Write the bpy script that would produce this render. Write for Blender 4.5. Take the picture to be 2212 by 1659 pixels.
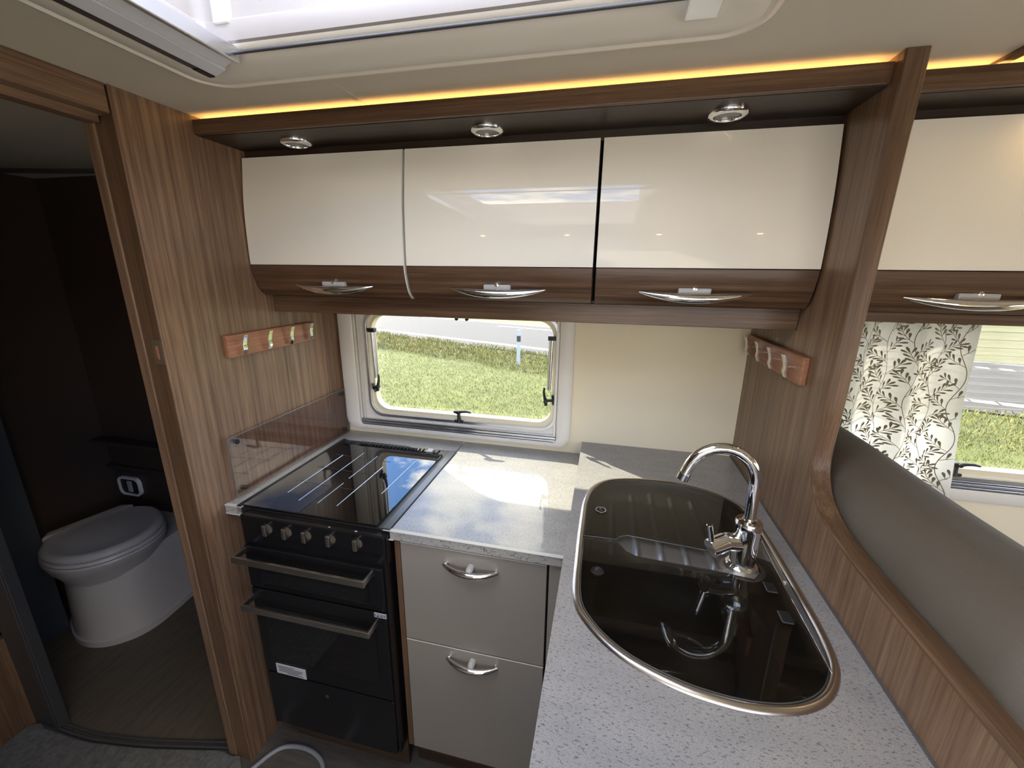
import bpy, bmesh, math, random
import numpy as np
from mathutils import Vector, Matrix, noise as mnoise
for _o in list(bpy.data.objects): bpy.data.objects.remove(_o, do_unlink=True)
SC = bpy.context.scene; COL = SC.collection
random.seed(7); RNG = np.random.RandomState(7)
PI = math.pi
# ------------------------------------------------------------------ camera
R = ((0.97484397, 0.22261948, 0.01094502), (0.06880225, -0.25384921, -0.96479367), (-0.21200349, 0.94127634, -0.26278009))
cd = bpy.data.cameras.new('camera'); cam = bpy.data.objects.new('camera', cd); COL.objects.link(cam); SC.camera = cam
cd.sensor_width = 36.0; cd.sensor_fit = 'HORIZONTAL'; cd.lens = 36.0 * 888.86 / 2212.0; cd.clip_start = 0.02; cd.clip_end = 400
m = Matrix.Identity(4)
for i in range(3):
    m[i][0] = R[0][i]; m[i][1] = -R[1][i]; m[i][2] = -R[2][i]
m[2][3] = 1.554
cam.matrix_world = m
# ------------------------------------------------------------------ colour management, sky, sun
vs = SC.view_settings; vs.view_transform = 'Standard'; vs.look = 'None'; vs.gamma = 1.0; vs.use_curve_mapping = False
vs.exposure = 0.14
SKY_STRENGTH = 1.75
SUN_STRENGTH = 15.0
w = bpy.data.worlds.new('sky'); SC.world = w; w.use_nodes = True
nt = w.node_tree; nt.nodes.clear()
def N(nt, t, **k):
    n = nt.nodes.new(t)
    for a, b in k.items():
        if a == 'i':
            for kk, vv in b.items(): n.inputs[kk].default_value = vv
        else: setattr(n, a, b)
    return n
def ramp(nt, stops, fac, interp='LINEAR'):
    r = nt.nodes.new('ShaderNodeValToRGB'); r.color_ramp.interpolation = interp
    while len(r.color_ramp.elements) < len(stops): r.color_ramp.elements.new(0.5)
    for e, (p, c) in zip(r.color_ramp.elements, stops):
        e.position = p; e.color = (c[0], c[1], c[2], 1) if not isinstance(c, (int, float)) else (c, c, c, 1)
    nt.links.new(fac, r.inputs[0]); return r
tc = N(nt, 'ShaderNodeTexCoord'); sep = N(nt, 'ShaderNodeSeparateXYZ'); nt.links.new(tc.outputs['Generated'], sep.inputs[0])
grad = ramp(nt, [(0.0, (0.10, 0.13, 0.05)), (0.498, (0.16, 0.20, 0.09)), (0.502, (3.0, 3.0, 3.0)), (0.58, (0.85, 1.60, 3.4)), (1.0, (0.5, 1.05, 2.5))], sep.outputs['Z'])
mr = N(nt, 'ShaderNodeMapRange', i={'From Min': -1.0, 'From Max': 1.0}); nt.links.new(sep.outputs['Z'], mr.inputs[0]); nt.links.new(mr.outputs[0], grad.inputs[0])
mp = N(nt, 'ShaderNodeMapping', i={'Scale': (1.0, 1.0, 2.2), 'Location': (3.3, 1.1, 0.4)}); nt.links.new(tc.outputs['Generated'], mp.inputs[0])
nz = N(nt, 'ShaderNodeTexNoise', i={'Scale': 3.6, 'Detail': 10.0, 'Roughness': 0.62}); nt.links.new(mp.outputs[0], nz.inputs['Vector'])
cm = ramp(nt, [(0.46, 0.0), (0.57, 1.0)], nz.outputs['Fac'])
nz2 = N(nt, 'ShaderNodeTexNoise', i={'Scale': 7.0, 'Detail': 6.0}); nt.links.new(mp.outputs[0], nz2.inputs['Vector'])
cc = ramp(nt, [(0.3, (4.7, 4.4, 4.0)), (0.7, (8.3, 7.4, 6.2))], nz2.outputs['Fac'])
up = ramp(nt, [(0.500, 0.0), (0.53, 1.0)], mr.outputs[0])
mm = N(nt, 'ShaderNodeMath', operation='MULTIPLY'); nt.links.new(cm.outputs[0], mm.inputs[0]); nt.links.new(up.outputs[0], mm.inputs[1])
mx = N(nt, 'ShaderNodeMix', data_type='RGBA'); nt.links.new(mm.outputs[0], mx.inputs[0]); nt.links.new(grad.outputs[0], mx.inputs[6]); nt.links.new(cc.outputs[0], mx.inputs[7])
bg = N(nt, 'ShaderNodeBackground', i={'Strength': SKY_STRENGTH}); nt.links.new(mx.outputs[2], bg.inputs[0])
wo = N(nt, 'ShaderNodeOutputWorld'); nt.links.new(bg.outputs[0], wo.inputs[0])
sl = bpy.data.lights.new('sun', 'SUN'); sl.energy = SUN_STRENGTH; sl.angle = 0.012; sl.color = (1.0, 0.90, 0.74)
so = bpy.data.objects.new('sun', sl); COL.objects.link(so); so.location = (-4, 6, 6)
sd = Vector((0.81, -0.585, -0.66)).normalized(); so.rotation_euler = sd.to_track_quat('-Z', 'Y').to_euler()
def portal(loc, rot, sx, sy, name):
    l = bpy.data.lights.new(name, 'AREA'); l.shape = 'RECTANGLE'; l.size = sx; l.size_y = sy; l.cycles.is_portal = True
    o = bpy.data.objects.new(name, l); COL.objects.link(o); o.location = loc; o.rotation_euler = rot
portal((-0.28, 0.25, 2.17), (0, 0, 0), 0.80, 0.95, 'portal_roof')
portal((-0.53, 1.52, 1.2), (-PI / 2, 0, 0), 0.74, 0.42, 'portal_kitchen')
portal((1.15, 1.52, 1.2), (-PI / 2, 0, 0), 1.0, 0.52, 'portal_lounge')
portal((2.62, 0.35, 1.25), (0, PI / 2, 0), 0.6, 1.5, 'portal_right')
portal((0.5, -0.82, 1.25), (PI / 2, 0, 0), 1.6, 0.62, 'portal_front')
cy = SC.cycles
cy.max_bounces = 10; cy.diffuse_bounces = 5; cy.glossy_bounces = 5; cy.transmission_bounces = 6; cy.transparent_max_bounces = 16
cy.caustics_reflective = True; cy.caustics_refractive = False; cy.sample_clamp_indirect = 6.0; cy.blur_glossy = 0.12
# ------------------------------------------------------------------ materials
def mat(name, col=(0.5, 0.5, 0.5), rough=0.5, metal=0.0, coat=0.0, spec=0.5, coat_rough=0.03, emit=None, estr=1.0, trans=0.0):
    M = bpy.data.materials.new(name); M.use_nodes = True; b = M.node_tree.nodes['Principled BSDF']
    b.inputs['Base Color'].default_value = (*col, 1); b.inputs['Roughness'].default_value = rough; b.inputs['Metallic'].default_value = metal
    b.inputs['Coat Weight'].default_value = coat; b.inputs['Coat Roughness'].default_value = coat_rough; b.inputs['Specular IOR Level'].default_value = spec
    if emit: b.inputs['Emission Color'].default_value = (*emit, 1); b.inputs['Emission Strength'].default_value = estr
    if trans: b.inputs['Transmission Weight'].default_value = trans
    return M
def coords(nt, scale, loc=(0, 0, 0), rot=(0, 0, 0)):
    tc = N(nt, 'ShaderNodeTexCoord'); mp = N(nt, 'ShaderNodeMapping', i={'Scale': scale, 'Location': loc, 'Rotation': rot})
    nt.links.new(tc.outputs['Object'], mp.inputs[0]); return mp.outputs[0]
def bump(nt, b, h, strength=0.1, dist=0.001):
    bp = N(nt, 'ShaderNodeBump', i={'Strength': strength, 'Distance': dist}); nt.links.new(h, bp.inputs['Height']); nt.links.new(bp.outputs[0], b.inputs['Normal'])
def wood(name, dark, mid, light, axis='z', rough=0.34, spec=0.45, loc=(0, 0, 0)):
    M = mat(name, mid, rough, spec=spec); nt = M.node_tree; b = nt.nodes['Principled BSDF']
    lo, hi = 1.1, 84.0
    sc = {'z': (hi, hi, lo), 'x': (lo, hi, hi), 'y': (hi, lo, hi)}[axis]
    v = coords(nt, sc, loc)
    n1 = N(nt, 'ShaderNodeTexNoise', i={'Scale': 1.0, 'Detail': 5.0, 'Roughness': 0.6, 'Distortion': 0.25}); nt.links.new(v, n1.inputs['Vector'])
    sc2 = tuple(s * 0.16 if s > 5 else s * 0.5 for s in sc); v2 = coords(nt, sc2, loc)
    n2 = N(nt, 'ShaderNodeTexNoise', i={'Scale': 1.0, 'Detail': 3.0}); nt.links.new(v2, n2.inputs['Vector'])
    sc3 = tuple(s * 4.5 if s > 5 else s * 10 for s in sc); v3 = coords(nt, sc3, loc)
    n3 = N(nt, 'ShaderNodeTexNoise', i={'Scale': 1.0, 'Detail': 2.0}); nt.links.new(v3, n3.inputs['Vector'])
    r1 = ramp(nt, [(0.32, dark), (0.50, mid), (0.70, light)], n1.outputs['Fac'])
    r2 = ramp(nt, [(0.3, (0.84, 0.83, 0.82)), (0.7, (1.10, 1.08, 1.05))], n2.outputs['Fac'])
    r3 = ramp(nt, [(0.35, (0.78, 0.76, 0.74)), (0.6, (1.06, 1.06, 1.06))], n3.outputs['Fac'])
    a = N(nt, 'ShaderNodeMix', data_type='RGBA', blend_type='MULTIPLY', i={0: 1.0}); nt.links.new(r1.outputs[0], a.inputs[6]); nt.links.new(r2.outputs[0], a.inputs[7])
    c = N(nt, 'ShaderNodeMix', data_type='RGBA', blend_type='MULTIPLY', i={0: 1.0}); nt.links.new(a.outputs[2], c.inputs[6]); nt.links.new(r3.outputs[0], c.inputs[7])
    nt.links.new(c.outputs[2], b.inputs['Base Color']); bump(nt, b, n3.outputs['Fac'], 0.15, 0.0006)
    return M
def glass(name, tint=(1, 1, 1), gloss=1.0, rough=0.0):
    M = bpy.data.materials.new(name); M.use_nodes = True; nt = M.node_tree; nt.nodes.clear()
    t = N(nt, 'ShaderNodeBsdfTransparent', i={0: (*tint, 1)}); g = N(nt, 'ShaderNodeBsdfGlossy', i={'Roughness': rough, 0: (gloss, gloss, gloss, 1)})
    lw = N(nt, 'ShaderNodeLayerWeight', i={0: 0.5}); pw_ = N(nt, 'ShaderNodeMath', operation='POWER', i={1: 5.0}); nt.links.new(lw.outputs['Facing'], pw_.inputs[0])
    f = N(nt, 'ShaderNodeMath', operation='MULTIPLY_ADD', i={1: 0.92, 2: 0.045}); nt.links.new(pw_.outputs[0], f.inputs[0]); mxs = N(nt, 'ShaderNodeMixShader'); o = N(nt, 'ShaderNodeOutputMaterial')
    nt.links.new(f.outputs[0], mxs.inputs[0]); nt.links.new(t.outputs[0], mxs.inputs[1]); nt.links.new(g.outputs[0], mxs.inputs[2]); nt.links.new(mxs.outputs[0], o.inputs[0])
    return M
WD, WM, WL = (0.138, 0.080, 0.049), (0.215, 0.131, 0.080), (0.305, 0.200, 0.122)
wood_z = wood('walnut_vertical', WD, WM, WL, 'z')
wood_y = wood('walnut_depth', WD, WM, WL, 'y')
dk = lambda c, k: tuple(x * k for x in c)
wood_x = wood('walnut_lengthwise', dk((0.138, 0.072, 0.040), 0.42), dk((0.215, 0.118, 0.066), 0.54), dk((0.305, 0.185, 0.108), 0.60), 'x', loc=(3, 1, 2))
wood_edge = wood('walnut_edge', (0.100, 0.056, 0.031), (0.142, 0.083, 0.047), (0.19, 0.115, 0.068), 'z', loc=(1, 5, 2))
wood_edge_y = wood('walnut_edge_depth', (0.100, 0.056, 0.031), (0.142, 0.083, 0.047), (0.19, 0.115, 0.068), 'y', loc=(1, 5, 2))
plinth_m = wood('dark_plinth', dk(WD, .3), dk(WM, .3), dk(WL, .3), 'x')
soffit_shade_m = wood('shaded_soffit', dk(WD, .16), dk(WM, .16), dk(WL, .16), 'x', rough=0.4)  # walnut darkened so the shade under the cornice sits in its colour
cherry = wood('cherry_board', (0.30, 0.125, 0.065), (0.37, 0.165, 0.090), (0.43, 0.21, 0.12), 'y', rough=0.45)
cream_wall = mat('cream_wall_board', (0.84, 0.745, 0.52), 0.6)
ceil_m = mat('ceiling_board', (0.60, 0.55, 0.45), 0.75)
plastic_cream = mat('cream_plastic', (0.80, 0.755, 0.66), 0.40)
plastic_white = mat('white_plastic', (0.78, 0.78, 0.78), 0.35)
door_white = mat('gloss_cream_door', (0.90, 0.85, 0.73), 0.012, spec=0.6)
drawer_m = mat('satin_cream_drawer', (0.275, 0.248, 0.215), 0.35, coat=0.25, coat_rough=0.25)
edge_white = mat('white_edging', (0.74, 0.72, 0.66), 0.35)
chrome = mat('chrome', (0.86, 0.86, 0.87), 0.05, 1.0)
satin = mat('brushed_nickel', (0.62, 0.59, 0.53), 0.30, 1.0)
steel = mat('brushed_steel', (0.36, 0.345, 0.325), 0.34, 0.68)
alu = mat('aluminium', (0.72, 0.74, 0.77), 0.28, 1.0)
black_m = mat('black_enamel', (0.008, 0.008, 0.009), 0.22)
black_matt = mat('black_plastic', (0.012, 0.012, 0.013), 0.45)
rubber = mat('rubber_seal', (0.03, 0.03, 0.032), 0.5)
grey_btn = mat('grey_button', (0.42, 0.42, 0.41), 0.4)
dark_gap = mat('dark_void', (0.01, 0.009, 0.008), 0.8)
glass_lid = mat('black_glass', (0.006, 0.006, 0.007), 0.012, spec=1.0)
smoke = glass('smoked_glass', (0.46, 0.46, 0.45))
smoke_dark = glass('dark_oven_glass', (0.14, 0.14, 0.14))
clear = glass('clear_glass', (0.86, 0.83, 0.83), 0.8)
win_glass = glass('tinted_window', (0.86, 0.88, 0.86), 0.9)
print_white = mat('white_print', (0.62, 0.62, 0.60), 0.5)
print_dark = mat('dark_print', (0.05, 0.05, 0.06), 0.5)
label_m = mat('paper_label', (0.62, 0.61, 0.58), 0.6)
label_grey = mat('grey_label', (0.35, 0.36, 0.40), 0.5)
ceramic = mat('toilet_plastic', (0.46, 0.43, 0.41), 0.32)
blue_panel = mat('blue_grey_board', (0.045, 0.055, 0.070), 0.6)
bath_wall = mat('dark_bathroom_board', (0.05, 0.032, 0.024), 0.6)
led = mat('led_strip_diffuser', (1, 0.8, 0.5), 0.5, emit=(1.0, 0.53, 0.16), estr=13.0)
lamp_on = mat('lit_lamp_glass', (1, 0.9, 0.7), 0.4, emit=(1.0, 0.66, 0.30), estr=22.0)
lamp_off = mat('frosted_lamp_glass', (0.30, 0.30, 0.30), 0.35)
gold_m = mat('brass', (0.5, 0.35, 0.12), 0.3, 1.0)
ring_m = mat('pale_plastic', (0.24, 0.25, 0.28), 0.45)
alu_dark = mat('grey_track', (0.10, 0.10, 0.105), 0.4, 0.6)
# worktop: pale laminate with fine dark flecks, drawn out along x
def worktop(name, base, ang=0.0):
    M = mat(name, base, 0.40, coat=0.55, coat_rough=0.025, spec=0.25); nt = M.node_tree; b = nt.nodes['Principled BSDF']
    v = coords(nt, (150, 400, 150), rot=(0, 0, ang)); n = N(nt, 'ShaderNodeTexNoise', i={'Scale': 1.0, 'Detail': 3.0, 'Roughness': 0.55}); nt.links.new(v, n.inputs['Vector'])
    v2 = coords(nt, (9, 26, 9), rot=(0, 0, ang)); n2 = N(nt, 'ShaderNodeTexNoise', i={'Scale': 1.0, 'Detail': 5.0, 'Roughness': 0.7}); nt.links.new(v2, n2.inputs['Vector'])
    r = ramp(nt, [(0.35, (0.44, 0.44, 0.47)), (0.43, (1, 1, 1))], n.outputs['Fac'])
    r2 = ramp(nt, [(0.3, (0.86, 0.86, 0.88)), (0.7, (1.06, 1.05, 1.04))], n2.outputs['Fac'])
    v3 = coords(nt, (520, 1300, 520), rot=(0, 0, ang)); n3 = N(nt, 'ShaderNodeTexNoise', i={'Scale': 1.0, 'Detail': 1.0}); nt.links.new(v3, n3.inputs['Vector'])
    r3 = ramp(nt, [(0.36, (0.62, 0.62, 0.64)), (0.46, (1, 1, 1))], n3.outputs['Fac'])
    cur = None
    for k, rr in enumerate((r, r2, r3)):
        a = N(nt, 'ShaderNodeMix', data_type='RGBA', blend_type='MULTIPLY', i={0: 1.0})
        if cur is None: a.inputs[6].default_value = (*base, 1)
        else: nt.links.new(cur, a.inputs[6])
        nt.links.new(rr.outputs[0], a.inputs[7]); cur = a.outputs[2]
    nt.links.new(cur, b.inputs['Base Color']); return M
top_m = worktop('flecked_worktop', (0.40, 0.39, 0.36), 0.0)
top_y = worktop('flecked_worktop_crosswise', (0.36, 0.35, 0.335), 0.5)
trim_edge = mat('pale_edge_trim', (0.60, 0.58, 0.53), 0.3)
def leather():
    M = mat('taupe_leather', (0.125, 0.108, 0.090), 0.62, spec=0.2); nt = M.node_tree; b = nt.nodes['Principled BSDF']
    v = coords(nt, (1, 1, 1)); n = N(nt, 'ShaderNodeTexVoronoi', i={'Scale': 420.0}); nt.links.new(v, n.inputs['Vector'])
    n2 = N(nt, 'ShaderNodeTexNoise', i={'Scale': 9.0, 'Detail': 3.0}); nt.links.new(v, n2.inputs['Vector'])
    mu = N(nt, 'ShaderNodeMath', operation='MULTIPLY_ADD', i={1: 8.0}); nt.links.new(n2.outputs['Fac'], mu.inputs[0]); nt.links.new(n.outputs['Distance'], mu.inputs[2])
    bump(nt, b, mu.outputs[0], 0.35, 0.0009); return M
leather_m = leather()
def noisy(name, c1, c2, scale, rough=0.8, sc=(1, 1, 1), bs=0.0, bd=0.002, detail=5.0):
    M = mat(name, c1, rough); nt = M.node_tree; b = nt.nodes['Principled BSDF']
    v = coords(nt, sc); n = N(nt, 'ShaderNodeTexNoise', i={'Scale': scale, 'Detail': detail, 'Roughness': 0.65}); nt.links.new(v, n.inputs['Vector'])
    r = ramp(nt, [(0.32, c1), (0.68, c2)], n.outputs['Fac']); nt.links.new(r.outputs[0], b.inputs['Base Color'])
    if bs: bump(nt, b, n.outputs['Fac'], bs, bd)
    return M
carpet_m = noisy('grey_carpet', (0.085, 0.083, 0.08), (0.165, 0.16, 0.155), 60, 0.95, bs=0.8, bd=0.006)
vinyl_m = noisy('grey_brown_vinyl', (0.060, 0.052, 0.047), (0.105, 0.095, 0.087), 12, 0.5, (1, 6, 1))
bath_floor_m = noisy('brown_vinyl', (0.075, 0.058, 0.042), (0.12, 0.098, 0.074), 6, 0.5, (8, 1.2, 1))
grass_m = noisy('lawn_ground', (0.06, 0.075, 0.010), (0.11, 0.115, 0.022), 3.0, 0.9)
road_m = noisy('asphalt', (0.045, 0.040, 0.037), (0.062, 0.055, 0.051), 3.0, 0.85, sc=(1, 4, 1))
verge_m = noisy('verge_soil', (0.10, 0.11, 0.03), (0.24, 0.21, 0.08), 4.0, 0.95)
def attr_mat(name, rough=0.7):
    M = mat(name, (0.2, 0.3, 0.05), rough); nt = M.node_tree; a = N(nt, 'ShaderNodeAttribute', attribute_name='tone'); nt.links.new(a.outputs['Color'], nt.nodes['Principled BSDF'].inputs['Base Color']); return M
blade_m = attr_mat('blades')
curtain_m = bpy.data.materials.new('cream_curtain'); curtain_m.use_nodes = True
_nt = curtain_m.node_tree; _b = _nt.nodes['Principled BSDF']; _b.inputs['Base Color'].default_value = (0.74, 0.71, 0.62, 1); _b.inputs['Roughness'].default_value = 0.9
_tl = N(_nt, 'ShaderNodeBsdfTranslucent', i={0: (0.74, 0.71, 0.62, 1)}); _mx = N(_nt, 'ShaderNodeMixShader', i={0: 0.35}); _o = _nt.nodes['Material Output']
_nt.links.new(_b.outputs[0], _mx.inputs[1]); _nt.links.new(_tl.outputs[0], _mx.inputs[2]); _nt.links.new(_mx.outputs[0], _o.inputs[0])
leaf_print = mat('olive_print', (0.21, 0.18, 0.115), 0.9)
mesh_blind = bpy.data.materials.new('insect_mesh'); mesh_blind.use_nodes = True
_nt = mesh_blind.node_tree; _b = _nt.nodes['Principled BSDF']; _b.inputs['Base Color'].default_value = (0.62, 0.61, 0.59, 1); _b.inputs['Roughness'].default_value = 0.9
_tl = N(_nt, 'ShaderNodeBsdfTransparent'); _mx = N(_nt, 'ShaderNodeMixShader', i={0: 0.50}); _o = _nt.nodes['Material Output']
_nt.links.new(_b.outputs[0], _mx.inputs[1]); _nt.links.new(_tl.outputs[0], _mx.inputs[2]); _nt.links.new(_mx.outputs[0], _o.inputs[0])
# ------------------------------------------------------------------ building helpers (everything is authored in world metres)
class MB:
    def __init__(s): s.v = []; s.f = []
    def add(s, v, f):
        n = len(s.v); s.v += [tuple(p) for p in v]; s.f += [tuple(i + n for i in q) for q in f]; return s
    def box(s, x0, x1, y0, y1, z0, z1):
        v = [(x, y, z) for z in (z0, z1) for y in (y0, y1) for x in (x0, x1)]
        return s.add(v, [(0, 2, 3, 1), (4, 5, 7, 6), (0, 1, 5, 4), (2, 6, 7, 3), (0, 4, 6, 2), (1, 3, 7, 5)])
    def loft(s, rings, closed=True, cap=True):
        n = len(rings[0]); v = [p for r in rings for p in r]; f = []
        for a in range(len(rings) - 1):
            for i in range(n if closed else n - 1):
                j = (i + 1) % n; f.append((a * n + i, a * n + j, (a + 1) * n + j, (a + 1) * n + i))
        if cap: f.append(tuple(range(n - 1, -1, -1))); f.append(tuple(range((len(rings) - 1) * n, len(rings) * n)))
        return s.add(v, f)
    def prism(s, poly, axis, a0, a1):
        def P(u, v, a): return {'x': (a, u, v), 'y': (u, a, v), 'z': (u, v, a)}[axis]
        return s.loft([[P(u, v, a0) for u, v in poly], [P(u, v, a1) for u, v in poly]])
    def tube(s, pts, rad, seg=12, cap=True, flat=None):
        pts = [Vector(p) for p in pts]; rings = []; up = None
        for i, p in enumerate(pts):
            t = (pts[min(i + 1, len(pts) - 1)] - pts[max(i - 1, 0)]).normalized()
            if up is None: up = Vector((0, 0, 1)) if abs(t.z) < 0.9 else Vector((1, 0, 0))
            a = t.cross(up).normalized(); b = a.cross(t).normalized(); up = b
            r = rad[i] if isinstance(rad, (list, tuple)) else rad
            fr = flat[i] if isinstance(flat, (list, tuple)) else (flat or 1.0)
            rings.append([tuple(p + a * math.cos(2 * PI * k / seg) * r + b * math.sin(2 * PI * k / seg) * r * fr) for k in range(seg)])
        return s.loft(rings, cap=cap)
    def lathe(s, prof, c, axis='z', seg=28):
        rings = []
        for r, h in prof:
            ring = []
            for k in range(seg):
                a = 2 * PI * k / seg; u, v = r * math.cos(a), r * math.sin(a)
                ring.append({'z': (c[0] + u, c[1] + v, c[2] + h), 'y': (c[0] + u, c[1] + h, c[2] + v), 'x': (c[0] + h, c[1] + u, c[2] + v)}[axis])
            rings.append(ring)
        return s.loft(rings)
def props(o, label=None, cat=None, group=None, kind=None):
    if label: o['label'] = label
    if cat: o['category'] = cat
    if group: o['group'] = group
    if kind: o['kind'] = kind
    return o
def origin_of(o):
    v = Vector((0, 0, 0))
    while o is not None: v += o.location; o = o.parent
    return v
def link(name, me, mt, parent=None, smooth=None, bevel=0.0, seg=2):
    if mt is not None and not me.materials: me.materials.append(mt)
    bm = bmesh.new(); bm.from_mesh(me); bmesh.ops.recalc_face_normals(bm, faces=bm.faces); bm.to_mesh(me); bm.free()
    if parent is not None:
        off = origin_of(parent); me.transform(Matrix.Translation(-off))
    if smooth is not None:
        for p in me.polygons: p.use_smooth = True
        me.set_sharp_from_angle(angle=math.radians(smooth))
    o = bpy.data.objects.new(name, me); COL.objects.link(o)
    if parent is not None: o.parent = parent
    if bevel > 0:
        b = o.modifiers.new('bevel', 'BEVEL'); b.width = bevel; b.segments = seg; b.limit_method = 'ANGLE'; b.angle_limit = math.radians(35); b.harden_normals = False
    return o
def build(mb, name, mt, parent=None, smooth=None, bevel=0.0, seg=2, **pr):
    me = bpy.data.meshes.new(name); me.from_pydata([tuple(p) for p in mb.v], [], mb.f); me.update()
    o = link(name, me, mt, parent, smooth, bevel, seg); return props(o, **pr)
def empty(name, loc, label=None, cat=None, group=None, kind=None):
    o = bpy.data.objects.new(name, None); o.empty_display_size = 0.05; COL.objects.link(o); o.location = loc
    return props(o, label, cat, group, kind)
def rrect(x0, x1, y0, y1, r, n=8):
    if isinstance(r, (int, float)): r = (r,) * 4
    cs = [(x1 - r[0], y0 + r[0], -90, r[0]), (x1 - r[1], y1 - r[1], 0, r[1]), (x0 + r[2], y1 - r[2], 90, r[2]), (x0 + r[3], y0 + r[3], 180, r[3])]
    out = []
    for cx, cyy, a, rr in cs:
        for k in range(n + 1):
            t = math.radians(a + 90 * k / n); out.append((cx + rr * math.cos(t), cyy + rr * math.sin(t)))
    return out
def plate(loops, axis, a0, a1, name, mt, parent=None, smooth=30, bevel=0.0, **pr):
    """flat plate with holes: loops[0] outline, others holes; extruded from a0 to a1 along axis"""
    cu = bpy.data.curves.new('tmp', 'CURVE'); cu.dimensions = '2D'; cu.fill_mode = 'BOTH'; cu.extrude = abs(a1 - a0) / 2
    for L in loops:
        sp = cu.splines.new('POLY'); sp.points.add(len(L) - 1); sp.use_cyclic_u = True
        for p, q in zip(sp.points, L): p.co = (q[0], q[1], 0, 1)
    ob = bpy.data.objects.new('tmp', cu); COL.objects.link(ob)
    me = bpy.data.meshes.new_from_object(ob.evaluated_get(bpy.context.evaluated_depsgraph_get()))
    bpy.data.objects.remove(ob, do_unlink=True); bpy.data.curves.remove(cu)
    me.name = name; me.materials.clear()
    bm = bmesh.new(); bm.from_mesh(me); bmesh.ops.remove_doubles(bm, verts=bm.verts, dist=1e-6); bm.to_mesh(me); bm.free()
    c = (a0 + a1) / 2
    for v in me.vertices:
        u, q, h = v.co; v.co = {'z': (u, q, h + c), 'y': (u, h + c, q), 'x': (h + c, u, q)}[axis]
    o = link(name, me, mt, parent, smooth, bevel); return props(o, **pr)
def dup(root, loc=None, label=None, parent=None):
    c = root.copy(); COL.objects.link(c)
    if parent is not None: c.parent = parent
    if loc is not None: c.location = loc
    if label: c['label'] = label
    for ch in list(root.children): dup(ch, parent=c)
    return c
def arc(cx, cz, r, a0, a1, n): return [(cx + r * math.cos(math.radians(a0 + (a1 - a0) * k / n)), cz + r * math.sin(math.radians(a0 + (a1 - a0) * k / n))) for k in range(n + 1)]
def spline(pts, n=8, closed=False):
    out = []; L = len(pts)
    rng = range(L) if closed else range(L - 1)
    for i in rng:
        g = lambda k: Vector(pts[k % L]) if closed else Vector(pts[min(max(k, 0), L - 1)])
        p0, p1, p2, p3 = g(i - 1), g(i), g(i + 1), g(i + 2)
        for k in range(n):
            t = k / n; out.append(tuple(0.5 * ((2 * p1) + (-p0 + p2) * t + (2 * p0 - 5 * p1 + 4 * p2 - p3) * t * t + (-p0 + 3 * p1 - 3 * p2 + p3) * t ** 3)))
    if not closed: out.append(tuple(pts[-1]))
    return out
def text(s, size, origin, ux, uz, mt, name, parent, depth=0.0004):
    """flat lettering standing on a surface: origin lower left, ux reading direction, uz up"""
    cu = bpy.data.curves.new('txt', 'FONT'); cu.body = s; cu.size = size; cu.extrude = depth
    ob = bpy.data.objects.new('txt', cu); COL.objects.link(ob)
    me = bpy.data.meshes.new_from_object(ob.evaluated_get(bpy.context.evaluated_depsgraph_get())); bpy.data.objects.remove(ob, do_unlink=True); bpy.data.curves.remove(cu)
    me.materials.clear(); ux = Vector(ux).normalized(); uz = Vector(uz).normalized(); n = ux.cross(uz)
    M4 = Matrix(((ux.x, uz.x, n.x, origin[0]), (ux.y, uz.y, n.y, origin[1]), (ux.z, uz.z, n.z, origin[2]), (0, 0, 0, 1))); me.transform(M4)
    return link(name, me, mt, parent)
# measured planes
XP = -1.026; YW = 1.435; XD = 0.45; ZT = 0.904; ZS = 0.952; ZC = 1.916
XR = 2.55; YF = -0.75; XB = -2.42
# ================================================================== SETTING
build(MB().box(XB, XR, YF, YW + 0.03, -0.03, 0.0), 'floor', vinyl_m, kind='structure')
# bathroom floor with the curved sill
thr = [(-1.752, .692), (-1.624, .692), (-1.52, .704), (-1.40, .722), (-1.279, .747), (-1.148, .775), (-1.10, .783)]
thr = [tuple(p) for p in spline(thr, 5)]
bf = empty('floor', (-1.7, 1.0, 0), kind='structure'); bf.name = 'floor'
bf['label'] = 'brown wood-pattern washroom floor behind the curved sill'
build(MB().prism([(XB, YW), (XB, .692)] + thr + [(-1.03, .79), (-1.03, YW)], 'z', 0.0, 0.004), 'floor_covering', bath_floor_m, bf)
build(MB().tube([(x, y, .006) for x, y in thr], 0.006, 8), 'threshold_strip', alu_dark, bf, smooth=60)
build(MB().tube([(x, y + .016, .006) for x, y in thr], 0.005, 8), 'threshold_strip', alu_dark, bf, smooth=60)
# back wall with its two window openings
W1 = rrect(-.885, -.175, 1.012, 1.388, .055); W2 = rrect(.62, 1.95, .985, 1.46, .06)
plate([[(XB, 0), (XR, 0), (XR, ZC + .03), (XB, ZC + .03)], W1[::-1], W2[::-1]], 'y', YW, YW + .032, 'wall_back', cream_wall, kind='structure')
# front side (behind the camera) wall with an unseen window added to light ceiling and doors, right end wall with a wide window
plate([[(XB, 0), (XR, 0), (XR, ZC + .03), (XB, ZC + .03)], rrect(-.30, 1.30, .94, 1.50, .06)[::-1]], 'y', YF - .03, YF, 'wall_front', cream_wall, kind='structure')
plate([[(YF, 0), (YW, 0), (YW, ZC + .03), (YF, ZC + .03)], rrect(-.40, 1.10, .95, 1.50, .06)[::-1]], 'x', XR, XR + .03, 'wall_right', cream_wall, kind='structure')
build(MB().box(XB - .03, XB, YF - .03, YW + .03, 0, ZC + .03), 'wall_left', bath_wall, kind='structure')
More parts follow.
